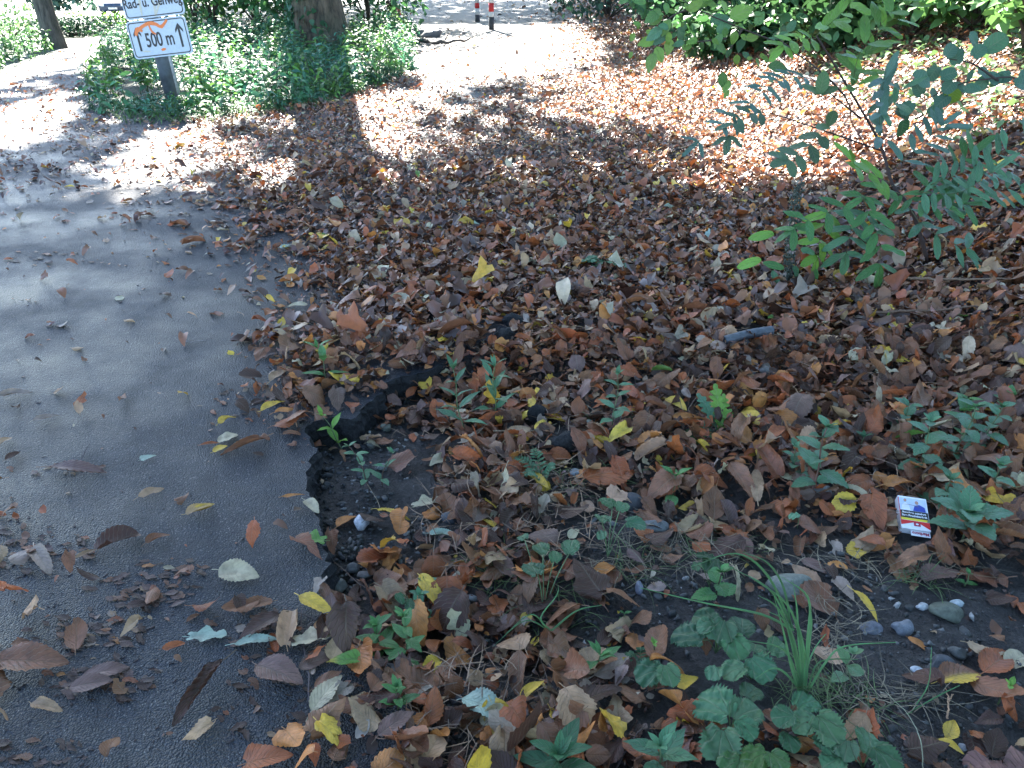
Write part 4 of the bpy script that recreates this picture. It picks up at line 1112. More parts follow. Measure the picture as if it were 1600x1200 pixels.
tuft(860, 985, [([(860,985),(845,965),(870,930),(872,912)], .0014), ([(862,985),(900,955),(940,945)], .002), ([(858,985),(830,960),(790,990)], .0014), ([(858,985),(820,970),(770,1010)], .0012)], 'small tuft of narrow blades left of the bare central soil')
twig('grass_stalk', [[(1445, 1200, .01), (1440, 1150, .05), (1420, 1110, .06), (1385, 1075, .08)]], .0008, (.3, .3, .2), 'thin seed stalk of grass rising from the lower right edge', 'grass', .01, None, None)

# ------------------------------------------------------------------ cigarette pack
def txt(body, size, loc, rot, m, parent, name='text', off=0.0, ext=.0001, sx=1.0):
    cu = bpy.data.curves.new(name, 'FONT'); cu.body = body; cu.size = size; cu.offset = off; cu.extrude = ext; cu.align_x = 'CENTER'; cu.align_y = 'CENTER'
    t = bpy.data.objects.new(name, cu); COL.objects.link(t); bpy.context.view_layer.update()
    me = bpy.data.meshes.new_from_object(t.evaluated_get(bpy.context.evaluated_depsgraph_get())); me.name = name
    bpy.data.objects.remove(t)
    o = bpy.data.objects.new(name, me); me.materials.clear(); me.materials.append(m); COL.objects.link(o)
    o.location = loc; o.rotation_euler = rot; o.scale = (sx, 1, 1); o.parent = parent; return o
def flat(name, col, rough=.4):
    m, nt, bs = mat(name); f = noise(nt, objco(nt), 90, 3); a = tuple(c * .88 for c in col)
    nt.links.new(ramp(nt, f, [(.35, a), (.65, col)]), bs.inputs['Base Color']); bs.inputs['Roughness'].default_value = rough; return m
def poly(name, pts, z, m, parent, th=.00015):
    n = len(pts); v_ = [(x, y, z) for x, y in pts] + [(x, y, z - th) for x, y in pts]
    f_ = [tuple(range(n))] + [tuple(range(2 * n - 1, n - 1, -1))] + [(i, i + n, (i + 1) % n + n, (i + 1) % n) for i in range(n)]
    me = bpy.data.meshes.new(name); me.from_pydata(v_, [], f_); me.materials.append(m)
    o = bpy.data.objects.new(name, me); COL.objects.link(o); o.parent = parent; return o
def rect(x0, y0, x1, y1): return [(x0, y0), (x1, y0), (x1, y1), (x0, y1)]
def rrect(w_, h_, r, n=5, cx=0, cy=0):
    o = []
    for (sx, sy, a0) in ((1, 1, 0), (-1, 1, 90), (-1, -1, 180), (1, -1, 270)):
        for k in range(n + 1):
            a = R(a0 + 90 * k / n); o.append((cx + sx * (w_ / 2 - r) + r * math.cos(a), cy + sy * (h_ / 2 - r) + r * math.sin(a)))
    return o
def pack():
    c = G(1425, 812); z0 = float(surf_z(c[0], c[1])) + .034
    root = empty('cigarette_pack', (c[0], c[1], z0), 'crushed open cigarette pack with red chevron and health warning under a nettle', 'cigarette pack')
    e1, e2 = G(1402, 842), G(1449, 848)
    yaw = math.atan2(e2[1] - e1[1], e2[0] - e1[0]); wd = float(np.linalg.norm((e2 - e1)[:2])); hh = wd * 1.42
    root.rotation_euler = (R(20), R(2), yaw)
    white = flat('pack_white', (.75, .76, .80)); red = flat('pack_red', (.62, .02, .02)); blk = flat('pack_black', (.012, .012, .014)); yel = flat('pack_yellow', (.75, .62, .04)); blu = flat('picture_blue', (.03, .06, .36)); sk = flat('picture_skin', (.45, .25, .18)); pale = flat('picture_pale', (.5, .58, .72)); mg = flat('pack_crimson', (.40, .02, .06))
    w2, h2 = wd / 2, hh / 2
    bm_pts = rrect(wd, hh, wd * .02, 3)
    poly('box', bm_pts, 0, white, root, .018)
    z = .0003
    poly('picture', rect(-w2 * .94, h2 * .12, w2 * .94, h2 * .90), z, pale, root)
    fig = poly('picture_figure', [(-.02 * wd, h2 * .13), (.42 * wd, h2 * .13), (.40 * wd, h2 * .42), (.22 * wd, h2 * .55), (.05 * wd, h2 * .46)], z + .0003, blu, root)
    poly('picture_head', [(.14 * wd + .065 * wd * math.cos(a), h2 * .66 + .08 * wd * math.sin(a)) for a in np.linspace(0, 6.28, 15)[:-1]], z + .0003, sk, root)
    poly('picture_coat', [(-.44 * wd, h2 * .13), (-.10 * wd, h2 * .13), (-.16 * wd, h2 * .5), (-.25 * wd, h2 * .62), (-.36 * wd, h2 * .5)], z + .0003, white, root)
    poly('picture_face', [(-.26 * wd + .055 * wd * math.cos(a), h2 * .75 + .07 * wd * math.sin(a)) for a in np.linspace(0, 6.28, 15)[:-1]], z + .0003, sk, root)
    poly('warning_panel', rect(-w2 * .97, -h2 * .34, w2 * .97, h2 * .115), z, blk, root)
    poly('yellow_band', rect(-w2 * .97, -h2 * .47, w2 * .97, -h2 * .345), z, yel, root)
    poly('red_panel', [(-w2 * .99, -h2 * .49), (w2 * .99, -h2 * .49), (w2 * .99, -h2 * .92), (w2 * .25, -h2 * .60), (0, -h2 * .56), (-w2 * .25, -h2 * .62), (-w2 * .99, -h2 * .80)], z, red, root)
    poly('crest', rect(-w2 * .12, -h2 * .80, w2 * .34, -h2 * .56), z + .0003, mg, root)
    poly('crest_mark', [(w2 * .11 + .05 * wd * math.cos(a), -h2 * .68 + .035 * wd * math.sin(a)) for a in np.linspace(0, 6.28, 13)[:-1]], z + .0006, white, root)
    poly('side_stripe', rect(-w2 * 1.0, -h2 * .5, -w2 * .955, h2 * .9), z + .0005, red, root)
    txt('Rauchen mindert', wd * .118, (-.0 * wd, h2 * -.02, z + .0004), (0, 0, 0), white, root, 'warning_text', wd * .004)
    txt('Ihre Fruchtbarkeit', wd * .118, (0, h2 * -.20, z + .0004), (0, 0, 0), white, root, 'warning_text', wd * .004)
    fl = poly('flap', rect(-w2 * .35, -hh * .66, w2 * .98, -hh * .505), -.004, white, root)
    txt('Marlboro', wd * .16, (w2 * .32, -hh * .575, -.0036), (0, 0, math.pi), mg, root, 'brand_lettering', wd * .005, sx=.95)
pack()

# ------------------------------------------------------------------ sign post
def signpost():
    b = G(272, 158); root = empty('sign_post', (b[0], b[1], 0), 'leaning grey sign post with two white plates, tagged with orange spray paint', 'sign')
    root.rotation_euler = (R(-3), R(-6), R(-4))
    _, _, dd = proj(b); s = dd / F
    M_POST = simple('post_paint', (.12, .14, .17), .5, .3, 8, .2, .003)
    B = Batch(); v_, f_ = tube([(0, 0, -.05), (0, 0, .5), (0, 0, 1.3)], 11.5 * s, 24); B.add(v_, f_, (.1, .1, .1)); B.build('post', M_POST, root)
    white = flat('sign_white', (.50, .56, .64), .35); blk = flat('sign_black', (.012, .014, .02), .4); org = flat('spray_orange', (.85, .22, .06), .6); yl = flat('spray_pale', (.58, .54, .44), .6); al = flat('sign_rim', (.5, .52, .55), .35)
    W_, H_ = 93 * s, 52 * s; yf = -11.5 * s - .014
    def plate(zc, xo, lab):
        p = bpy.data.objects.new('sign_plate', None)
        def px(name, pts, dz, m, par, th=.0006):   # polygon in plate plane, facing -Y
            n = len(pts); y = yf - dz
            v_ = [(x + xo, y, z + zc) for x, z in pts] + [(x + xo, y + th, z + zc) for x, z in pts]
            f_ = [tuple(range(n))] + [tuple(range(2 * n - 1, n - 1, -1))] + [(i, i + n, (i + 1) % n + n, (i + 1) % n) for i in range(n)]
            me = bpy.data.meshes.new(name); me.from_pydata(v_, [], f_); me.materials.append(m); o = bpy.data.objects.new(name, me); COL.objects.link(o); o.parent = par; return o
        pl = px('sign_plate', rrect(W_, H_, H_ * .11, 6), 0, white, root, .01); pl['label'] = lab
        out = rrect(W_ * .955, H_ * .92, H_ * .09, 6); inn = rrect(W_ * .925, H_ * .865, H_ * .07, 6); n = len(out)
        v_ = [(x + xo, yf - .001, z + zc) for x, z in out] + [(x + xo, yf - .001, z + zc) for x, z in inn]
        me = bpy.data.meshes.new('border'); me.from_pydata(v_, [], [(i, (i + 1) % n, (i + 1) % n + n, i + n) for i in range(n)]); me.materials.append(blk)
        o = bpy.data.objects.new('border', me); COL.objects.link(o); o.parent = pl
        return pl, px
    z1 = .335 + H_ / 2; z2 = z1 + H_ * 1.035
    lo, px = plate(z1, .055, 'lower white plate reading 500 m between two arrows')
    for sx in (-1, 1):
        cx = sx * W_ * .355; w1 = W_ * .018; t = H_ * .30
        px('arrow', [(cx - w1, -t), (cx + w1, -t), (cx + w1, t * .62), (cx + W_ * .065, t * .25), (cx + W_ * .065, t * .55), (cx, t * 1.12), (cx - W_ * .065, t * .55), (cx - W_ * .065, t * .25), (cx - w1, t * .62)], .0012, blk, lo)
    txt('500 m', H_ * .52, (.055, yf - .0014, z1 - H_ * .05), (R(90), 0, 0), blk, lo, 'lettering', H_ * .010, sx=.66)
    up, px2 = plate(z2, .07, 'upper white plate reading Rad- u. Gehweg, cut by the picture top')
    txt('Rad- u. Gehweg', H_ * .34, (.07, yf - .0014, z2 - H_ * .10), (R(90), 0, 0), blk, up, 'lettering', H_ * .008, sx=.80)
    def spray(pts, wd, m, px, par, dz=.0018):
        c = curve([(a * W_, 0, b * H_) for a, b in pts], 16); T = np.gradient(c, axis=0); nn = np.stack([-T[:, 2], T[:, 0]], -1); nn /= np.linalg.norm(nn, axis=1)[:, None]
        t = np.linspace(0, 1, len(c)); ww = wd * (.5 + .5 * np.sin(t * math.pi)) + rng.uniform(0, wd * .3, len(c))
        L_ = [(c[i, 0] + nn[i, 0] * ww[i], c[i, 2] + nn[i, 1] * ww[i]) for i in range(len(c))]; Rr = [(c[i, 0] - nn[i, 0] * ww[i], c[i, 2] - nn[i, 1] * ww[i]) for i in range(len(c))]
        px('graffiti', L_ + Rr[::-1], dz, m, par, .0002)
    spray([(-.36, .18), (-.28, .30), (-.12, .40), (.0, .36), (.08, .28), (.2, .44)], H_ * .045, org, px, lo)
    spray([(-.38, .12), (-.33, .28), (-.25, .22)], H_ * .05, org, px, lo, .0022)
    spray([(-.12, .36), (-.1, .2), (-.04, .1)], H_ * .025, org, px, lo, .0022)
    spray([(-.02, -.32), (.06, -.30)], H_ * .03, org, px, lo)
    spray([(-.34, -.3), (-.2, -.33)], H_ * .02, yl, px, lo)
    spray([(-.22, .5), (-.2, .1), (-.22, -.42)], H_ * .035, yl, px2, up, .0009)
    spray([(0, .1), (.02, -.2), (.0, -.48)], H_ * .03, yl, px2, up, .0009)
    spray([(.2, .05), (.1, -.2), (.02, -.42)], H_ * .03, yl, px2, up, .0009)
    spray([(.47, .4), (.46, .2)], H_ * .04, org, px2, up)
signpost()
a, b = G(283, 160), None
B = Batch(); v_, f_ = tube([np.array([a[0], a[1], 0]), np.array([a[0] - .03, a[1] + .02, .35]), np.array([a[0] - .06, a[1] + .05, .62])], .013, 10); B.add(v_, f_, (.1, .1, .1))
tag(B.build('metal_stake', simple('galvanised', (.38, .38, .38), .45, .2, 40, .1, .001), None, True, (a[0], a[1], 0)), 'thin pale grey metal stake leaning behind the sign', 'stake')

# ------------------------------------------------------------------ bollards
M_W = simple('bollard_white', (.72, .72, .70), .5, .12, 25, .1, .001); M_R = simple('bollard_red', (.60, .03, .03), .5, .12, 25, .1, .001); M_D = simple('bollard_foot', (.05, .05, .055), .6, .3, 25, .2, .002)
def bollard(px, py, dark, first, lab, lean=0.):
    p = G(px, py); z0 = float(base_h(p[0], p[1])); root = empty('bollard', (p[0], p[1], z0), lab, 'bollard', 'red and white bollards across the path'); root.rotation_euler = (0, lean, 0)
    r = .043; z = 0
    def cyl(name, za, zb, m, rr=r):
        B = Batch(); v_, f_ = tube([(0, 0, za), (0, 0, (za + zb) / 2), (0, 0, zb)], rr, 20); B.add(v_, f_); return B.build(name, m, root)
    cyl('foot', -.05, dark, M_D, r * 1.04); z = dark; k = 0
    seq = first + [.13] * 8
    for i, hgt in enumerate(seq):
        if z + hgt > 1.05: break
        cyl('white_band' if i % 2 == 0 else 'red_band', z, z + hgt, M_W if i % 2 == 0 else M_R, r if i % 2 == 0 else r * 1.03); z += hgt
    B = Batch(); vv, ff = CS[6]; B.add(vv * np.array([r, r, r * .5]) + np.array([0, 0, z]), ff); B.build('cap', M_W, root)
bollard(625, 44, .03, [.17, .12], 'left bollard standing among the sunny weeds', R(-3))
bollard(746, 34, .12, [.11, .09], 'rear bollard, middle one of the three')
bollard(768, 46, .19, [.08, .13], 'right front bollard casting a shadow on the path')

# ------------------------------------------------------------------ trees and shrubs
def leaf_card(n, seed, W=.55):
    return leafmesh(4, 2, 'ovate', W, 0, .2, .6, 0, .2, .03, 0, 6, 0, seed)
def put_cards(B, P, L, col, VV, yaw=None, pit=None, rol=None):
    m = len(P); k_ = rng.integers(0, len(VV), m)
    yaw = rng.uniform(0, 6.28, m) if yaw is None else yaw; pit = rng.normal(-.2, .5, m) if pit is None else pit; rol = rng.normal(0, .4, m) if rol is None else rol
    for k in range(len(VV)):
        s = np.where(k_ == k)[0]
        if not len(s): continue
        T, f, uv = VV[k]; Rm = rotm(yaw[s], pit[s], rol[s])
        V_ = np.einsum('nij,kj->nki', Rm, T) * L[s][:, None, None] + P[s][:, None, :]
        B.add(V_.reshape(-1, 3), (f[None] + (np.arange(len(s)) * len(T))[:, None, None]).reshape(-1, 4), np.repeat(col[s], len(T), 0), np.tile(uv, (len(s), 1)))
VC = [leaf_card(4, 300 + k, .5 + .1 * (k % 3)) for k in range(5)]
VN = [leafmesh(5, 2, 'ovate', .34, 0, .2, .8, 0, .2, .02, 0, 6, 0, 320 + k) for k in range(4)]

# nettle bed of the traffic island: stems with drooping pairs of leaves
def herb_bed(name, pts, hmin, hmax, L, label, cat, cols, per=7, dead=.02):
    B = Batch(); Pl = []; Ll = []; Cl = []; Yl = []; Pt = []
    for (x, y) in pts:
        cn_ = .5 + .5 * math.sin(x * 3.1 + 2 * math.sin(y * 1.7)) * math.sin(y * 2.3 + x)
        if rng.uniform() < .25 * cn_: continue
        h = hmin + (hmax - hmin) * rng.uniform(.1, 1) * (.45 + .75 * cn_); z0 = float(base_h(x, y)); lx, ly = rng.normal(0, .1, 2) * h
        c = np.array([[x, y, z0], [x + lx * .4, y + ly * .4, z0 + h * .5], [x + lx, y + ly, z0 + h]])
        v_, f_ = tube(c, [.004, .003, .002], 4, False); B.add(v_, f_, (.08, .14, .05))
        bc = np.array(cols[int(cn_ * len(cols) + rng.normal(0, .6)) % len(cols)]) * (.6 + .7 * rng.uniform())
        for i in range(per):
            q = .25 + .75 * i / (per - 1); a = rng.uniform(0, 6.28); pos = c[0] * (1 - q) + c[2] * q
            for sg in (0, math.pi):
                Pl.append(pos + rng.normal(0, .01, 3)); Ll.append(L * rng.uniform(.6, 1.2) * (1.15 - .5 * q)); Cl.append(np.array(bc) * rng.uniform(.6, 1.35)); Yl.append(a + sg); Pt.append(rng.normal(.05, .35))
    put_cards(B, np.array(Pl), np.array(Ll), np.array(Cl), VN, np.array(Yl), np.array(Pt), rng.normal(0, .35, len(Pl)))
    o = B.build(name, M_GREENFAR); tag(o, label, cat, None, 'stuff'); return o
def pts_in_px(poly_, n, Ymax=16, Ymin=4):
    out = []
    P = np.array([gz0(a, max(b, 6))[:2] if b > 6 else gz0(a, 6)[:2] for a, b in poly_])
    x0, y0 = P.min(0); x1, y1 = P.max(0); y1 = min(y1, Ymax); 
    while len(out) < n:
        X = rng.uniform(x0, x1, 4000); Y = rng.uniform(max(y0, Ymin), y1, 4000)
        u, v, d = proj(np.stack([X, Y, base_h(X, Y)], -1)); k = inpoly(u, v, poly_) & (Y < Ymax)
        out += list(zip(X[k], Y[k]))
    return out[:n]
GREENS = [(.09, .26, .12), (.07, .22, .14), (.15, .33, .08), (.08, .19, .11)]
isl_pts = pts_in_px(ISLAND, 1150, 13.5)
hs = []
core = [p for p in isl_pts if not (abs(proj(np.array([p[0], p[1], 0]))[0] - 250) < 45 and p[1] < 6.9)]
herb_bed('nettle_bed', core, .14, .42, .11, 'thick bed of nettles covering the traffic island around the sign post and ivy tree', 'nettles', GREENS)
front = pts_in_px([(140, 172), (205, 190), (350, 186), (450, 172), (540, 156), (600, 132), (655, 108), (640, 95), (590, 115), (500, 138), (400, 160), (300, 165), (180, 160)], 520, 13)
herb_bed('ground_ivy', front, .04, .13, .06, 'low ground ivy and grass fringing the front of the traffic island', 'ground cover', GREENS, 5)
lveg = pts_in_px([(-250, 160), (0, 112), (45, 98), (82, 84), (80, 70), (50, 62), (-250, 60)], 420, 14, 6)
herb_bed('verge_nettles', lveg, .10, .28, .09, 'sunlit nettles on the verge at the left edge of the picture', 'nettles', [(.12, .27, .08), (.09, .22, .09)])
gf = Batch()
for (x, y) in pts_in_px([(150, 178), (205, 196), (350, 192), (450, 178), (540, 162), (520, 148), (350, 172), (180, 170)], 700, 9):
    strand(gf, (x, y, 0), rng.uniform(0, 6.28), rng.uniform(.04, .12), .0022, np.array((.12, .24, .07)) * rng.uniform(.6, 1.3), .55, .6, 5, .2)
tag(gf.build('verge_grass', M_GREENFAR), 'short grass along the front edge of the traffic island', 'grass', None, 'stuff')

def shrub(px, Y, h, w_, n, label, col, L=.12, name='shrub', z0=None, cat='shrub', group='shrubs behind the path', x=None):
    X = x if x is not None else atY(px, 10, Y)[0]
    z = float(base_h(X, Y)) if z0 is None else z0
    root = empty(name, (X, Y, z), label, cat, group)
    B = Batch()
    cl = [(rng.normal(0, w_ * .28), rng.normal(0, w_ * .22), rng.uniform(.2, .95) * h, rng.uniform(.22, .42) * w_) for _ in range(12)]
    for (a, b, c, r) in cl:
        v_, f_ = tube(curve([(0, 0, 0), (a * .3, b * .3, c * .5), (a, b, c)], 6), np.linspace(.018, .005, 7)[:len(curve([(0, 0, 0), (a * .3, b * .3, c * .5), (a, b, c)], 6))], 5); B.add(v_, f_, (.07, .05, .035))
    B.build('stem', M_TWIG, root)
    B = Batch(); ci = rng.integers(0, len(cl), n); C_ = np.array(cl)[ci]; dr = rng.normal(size=(n, 3)); dr /= np.linalg.norm(dr, axis=1)[:, None]
    P = C_[:, :3] + dr * (C_[:, 3] * rng.uniform(.3, 1.05, n) ** .6)[:, None] * np.array([1, 1, .8 * min(1, h / w_)]); P[:, 2] = np.abs(P[:, 2]) + .02
    cb = np.array(col) * rng.uniform(.6, 1.4, len(cl))[ci][:, None] * rng.uniform(.7, 1.3, (n, 1))
    put_cards(B, P, L * rng.uniform(.6, 1.3, n), cb, VC); B.build('foliage', M_GREENFAR, root); return root
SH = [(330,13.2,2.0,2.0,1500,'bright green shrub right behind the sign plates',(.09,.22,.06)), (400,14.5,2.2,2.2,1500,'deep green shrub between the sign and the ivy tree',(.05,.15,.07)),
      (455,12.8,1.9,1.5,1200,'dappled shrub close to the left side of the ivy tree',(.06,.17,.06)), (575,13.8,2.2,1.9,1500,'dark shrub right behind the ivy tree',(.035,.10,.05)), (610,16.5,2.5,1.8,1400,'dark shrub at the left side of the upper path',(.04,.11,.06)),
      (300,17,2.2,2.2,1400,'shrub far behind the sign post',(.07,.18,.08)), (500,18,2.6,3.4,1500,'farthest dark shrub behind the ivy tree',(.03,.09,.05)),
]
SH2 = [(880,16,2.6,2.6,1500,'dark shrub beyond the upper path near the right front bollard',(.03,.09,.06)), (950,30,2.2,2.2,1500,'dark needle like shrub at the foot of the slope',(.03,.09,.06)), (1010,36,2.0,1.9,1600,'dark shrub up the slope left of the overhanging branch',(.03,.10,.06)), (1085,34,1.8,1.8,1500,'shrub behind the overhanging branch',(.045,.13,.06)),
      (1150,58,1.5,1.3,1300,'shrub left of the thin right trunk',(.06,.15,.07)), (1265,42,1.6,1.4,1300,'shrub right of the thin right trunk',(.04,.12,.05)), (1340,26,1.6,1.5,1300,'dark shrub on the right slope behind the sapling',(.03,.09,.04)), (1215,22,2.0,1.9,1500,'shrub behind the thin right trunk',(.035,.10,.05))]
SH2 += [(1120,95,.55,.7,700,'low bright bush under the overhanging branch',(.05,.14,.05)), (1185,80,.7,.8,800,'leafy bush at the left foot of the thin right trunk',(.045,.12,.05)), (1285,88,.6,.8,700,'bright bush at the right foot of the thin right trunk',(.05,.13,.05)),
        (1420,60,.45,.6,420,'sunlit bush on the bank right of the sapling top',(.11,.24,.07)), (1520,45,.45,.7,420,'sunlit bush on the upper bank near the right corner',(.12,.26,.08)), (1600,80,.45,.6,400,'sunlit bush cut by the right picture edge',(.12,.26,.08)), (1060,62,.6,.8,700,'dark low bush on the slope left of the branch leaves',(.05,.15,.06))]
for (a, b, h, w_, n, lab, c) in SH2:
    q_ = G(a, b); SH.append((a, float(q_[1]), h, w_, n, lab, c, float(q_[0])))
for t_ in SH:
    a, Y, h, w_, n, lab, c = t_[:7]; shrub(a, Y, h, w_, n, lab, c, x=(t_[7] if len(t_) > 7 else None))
# left hedge: dark pieces carry shade in their leaf colour, the end sunlight
for (a, Y, h, w_, n, lab, c, cat) in [(50,16,.26,1.4,1000,'hedge piece with leaves coloured as shade, left of the left tree trunk',(.02,.06,.035),'hedge'), (100,15.5,.28,1.4,1100,'hedge piece with leaves coloured as shade, just right of the left tree trunk',(.02,.06,.035),'hedge'),
        (130,16.5,.28,1.3,1000,'hedge piece with leaves coloured as shade in the middle of the left hedge',(.025,.065,.04),'hedge'), (158,17,.36,1.0,1000,'bright green end of the left hedge, leaves coloured as sunlit',(.13,.28,.05),'hedge'), (-45,14,.7,1.4,800,'pale sunlit bush at the upper left corner',(.13,.26,.10),'hedge'), (0,12,.35,1.2,500,'sunlit bush by the left verge nettles',(.13,.26,.10),'hedge')]:
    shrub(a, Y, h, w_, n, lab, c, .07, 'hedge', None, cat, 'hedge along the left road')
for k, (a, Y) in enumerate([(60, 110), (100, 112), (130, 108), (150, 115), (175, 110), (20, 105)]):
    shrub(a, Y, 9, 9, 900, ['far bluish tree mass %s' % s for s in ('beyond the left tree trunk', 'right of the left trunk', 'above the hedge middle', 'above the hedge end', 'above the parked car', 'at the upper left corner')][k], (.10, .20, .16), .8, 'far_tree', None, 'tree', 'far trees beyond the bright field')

def trunk_mesh(B, base, top, r0, r1, flare=1.35, n=14, k=18, seed=1, wob=.03):
    r = np.random.default_rng(seed); t = np.linspace(0, 1, n); base, top = np.asarray(base, float), np.asarray(top, float)
    c = base + (top - base) * t[:, None]; c[:, 0] += wob * np.sin(t * 7 + seed); c[:, 1] += wob * np.cos(t * 6 + seed)
    rad = r0 + (r1 - r0) * t + r0 * (flare - 1) * np.exp(-(c[:, 2] - base[2]) / .25)
    th = np.arange(k + 1) * 2 * math.pi / k
    lob = 1 + .06 * np.sin(3 * th + seed) + .04 * np.sin(5 * th + 2 * seed); lob[-1] = lob[0]
    v_ = np.stack([c[:, 0:1] + rad[:, None] * lob * np.cos(th), c[:, 1:2] + rad[:, None] * lob * np.sin(th), np.repeat(c[:, 2:3], k + 1, 1)], -1).reshape(-1, 3)
    B.add(v_, gridf(n - 1, k)); return c, rad
# sun flecks on the ground (photo positions): everywhere else the crowns shade it
SUNP = [([(600,40),(640,75),(660,112),(700,108),(840,118),(890,100),(945,78),(905,48),(830,42),(760,46),(650,30)], 1.0),
        ([(940,162),(1000,132),(1150,104),(1300,80),(1400,35),(1700,-40),(1750,140),(1600,190),(1480,270),(1330,330),(1180,335),(1085,285),(1050,245),(1120,205),(960,180)], 1.0),
        ([(60,330),(100,285),(200,255),(335,205),(338,228),(262,300),(190,330)], 1.0), ([(-100,200),(0,185),(95,172),(145,180),(60,200),(-40,225)], 1.0),
        ([(515,175),(600,158),(655,178),(605,198),(530,192)], 1.0), ([(655,152),(690,125),(720,125),(700,150)], .9), ([(470,285),(480,240),(560,225),(600,250),(560,290)], .55),
        ([(840,175),(860,125),(960,130),(930,180)], .6), ([(330,260),(420,215),(560,200),(700,200),(680,240),(480,260)], .35), ([(-600,130),(-100,112),(20,108),(200,92),(200,30),(-600,30)], .8),
        ([(300,180),(290,110),(380,95),(420,120),(400,170)], .7), ([(560,110),(600,60),(655,55),(660,105)], .9), ([(640,10),(650,30),(700,26),(690,8)], .6), ([(-50,300),(30,270),(60,290),(0,330)], .5),
        ([(-600,60),(-100,60),(0,40),(60,60),(60,120),(-600,260)], .8), ([(210,110),(320,80),(360,100),(260,150)], .4)]
CAN = []
nq = 60000
Yq = .1 + 25 * rng.uniform(0, 1, nq) ** .72; Xq = rng.uniform(-1, 1, nq) * (Yq * .76 + .9)
uq, vq, dq = proj(np.stack([Xq, Yq, base_h(Xq, Yq)], -1))
keep = np.ones(nq, bool)
for P_, pr in SUNP:
    c = np.mean(P_, axis=0)
    ex, ey = (14 + .05 * max(c[1], 0)), (7 + .10 * max(c[1], 0))
    for g_, mul in ((.5, 1.0), (1.0, .9)):
        Pg = [(c[0] + (a - c[0]) + math.copysign(ex * g_, a - c[0]), c[1] + (b - c[1]) + math.copysign(ey * g_, b - c[1])) for a, b in P_]
        keep &= ~(inpoly(uq, vq, Pg) & (rng.uniform(size=nq) < pr * mul))
Yn = rng.uniform(.4, 3.6, 9000); Xn = rng.uniform(-1, 1, 9000) * (Yn * .8 + .8)
keep |= (vq < 36) & (uq > 600) & (uq < 1250)
Yn = np.concatenate([Yn, rng.uniform(15.5, 30, 9000)]); Xn = np.concatenate([Xn, rng.uniform(-3.5, 7, 9000)])
keep &= ~((Xq < -.42 * Yq) & (Yq > 11) & (rng.uniform(size=nq) < .75))
dap = np.sin(Xq * 5 + 2 * np.sin(Yq * 2.1)) * np.sin(Yq * 3.3 + 1.7 * np.sin(Xq * 3.1)) + .5 * np.sin(Xq * 11 + Yq * 7)
keep &= rng.uniform(size=nq) < np.where((vq < 330) & (uq > 150) & (uq < 1050), np.where(dap > .15, .22, .85), np.where(vq < 300, .9, 1))
Xq, Yq = np.concatenate([Xq[keep], Xn]), np.concatenate([Yq[keep], Yn])
hq = rng.uniform(5.0, 10.5, len(Xq)); tq = hq / S[2]
CP = np.stack([Xq + S[0] * tq, Yq + S[1] * tq, base_h(Xq, Yq) + hq], -1)
TR = {}
def tree(name, base, top_h, r0, r1, lean, label, m, limbs=7, ivy=False, flare=1.3, seed=1):
    root = empty(name, tuple(base), label, 'tree'); B = Batch()
    H = top_h; c, rad = trunk_mesh(B, (0, 0, -.05), (lean[0] * H, lean[1] * H, H), r0, r1, flare, 26, 22, seed); B.build('trunk', m, root)
    TR[name] = (root, np.array(base), c, m); return root, c, rad
p = G(508, 82); ivt, ic, ir = tree('ivy_tree', (p[0], p[1], 0), 9, .30, .16, (-.05, .02), 'thick brown tree trunk with ivy on its left side behind the nettles', M_BARK, flare=1.55, seed=3)
B = Batch(); n = 1500; hh = rng.uniform(0, 1, n) ** .8 * 3.0; th = rng.normal(math.pi * 1.08, .62, n); rr = np.interp(hh, ic[:, 2], ir) + .03
P = np.stack([np.interp(hh, ic[:, 2], ic[:, 0]) + np.cos(th) * rr, np.interp(hh, ic[:, 2], ic[:, 1]) + np.sin(th) * rr, hh], -1)
put_cards(B, P, np.full(n, .075), np.array((.045, .13, .07)) * rng.uniform(.6, 1.6, (n, 1)), [leafmesh(4, 2, 'cord', .95, 0, .1, .3, 0, .1, .02, 0, 6, 0, 340)], None, rng.normal(-1.0, .4, n)); B.build('ivy', M_GREENFAR, ivt)
p = G(92, 76); tree('roadside_tree', (p[0], p[1], float(base_h(p[0], p[1]))), 8, .085 * 1.3, .06, (-.10, .02), 'slim grey tree trunk beside the left road', M_BARK2, flare=1.25, seed=5)
p = G(1212, 62); tree('bank_tree', (p[0], p[1], float(base_h(p[0], p[1]))), 8, .12, .07, (.02, .02), 'thin grey trunk on the right slope above the branch leaves', M_BARK2, flare=1.2, seed=8)
p = atY(930, 0, 30); tree('beech_tree', (p[0], 30., float(base_h(p[0], 30))), 9, .25, .15, (.0, -.02), 'tall tree further up the path whose crown shades it', M_BARK2, seed=9)
# unseen tree added to cut skylight overhead and behind, open towards the left road
p = np.array([4.5, -3.0]); tree('added_shade_tree', (p[0], p[1], float(base_h(*p))), 9, .22, .12, (-.12, .05), 'unseen tree added behind the viewer so its crown shades the broken path edge', M_BARK2, seed=11)
nb = 5200; BX = rng.uniform(-3.0, 11, nb); BY = rng.uniform(-12, 9, nb); BH = rng.uniform(6.0, 9.5, nb)
kb = (rng.uniform(size=nb) < np.clip((BX + 3.5) / 3.5, 0, 1) * .9)
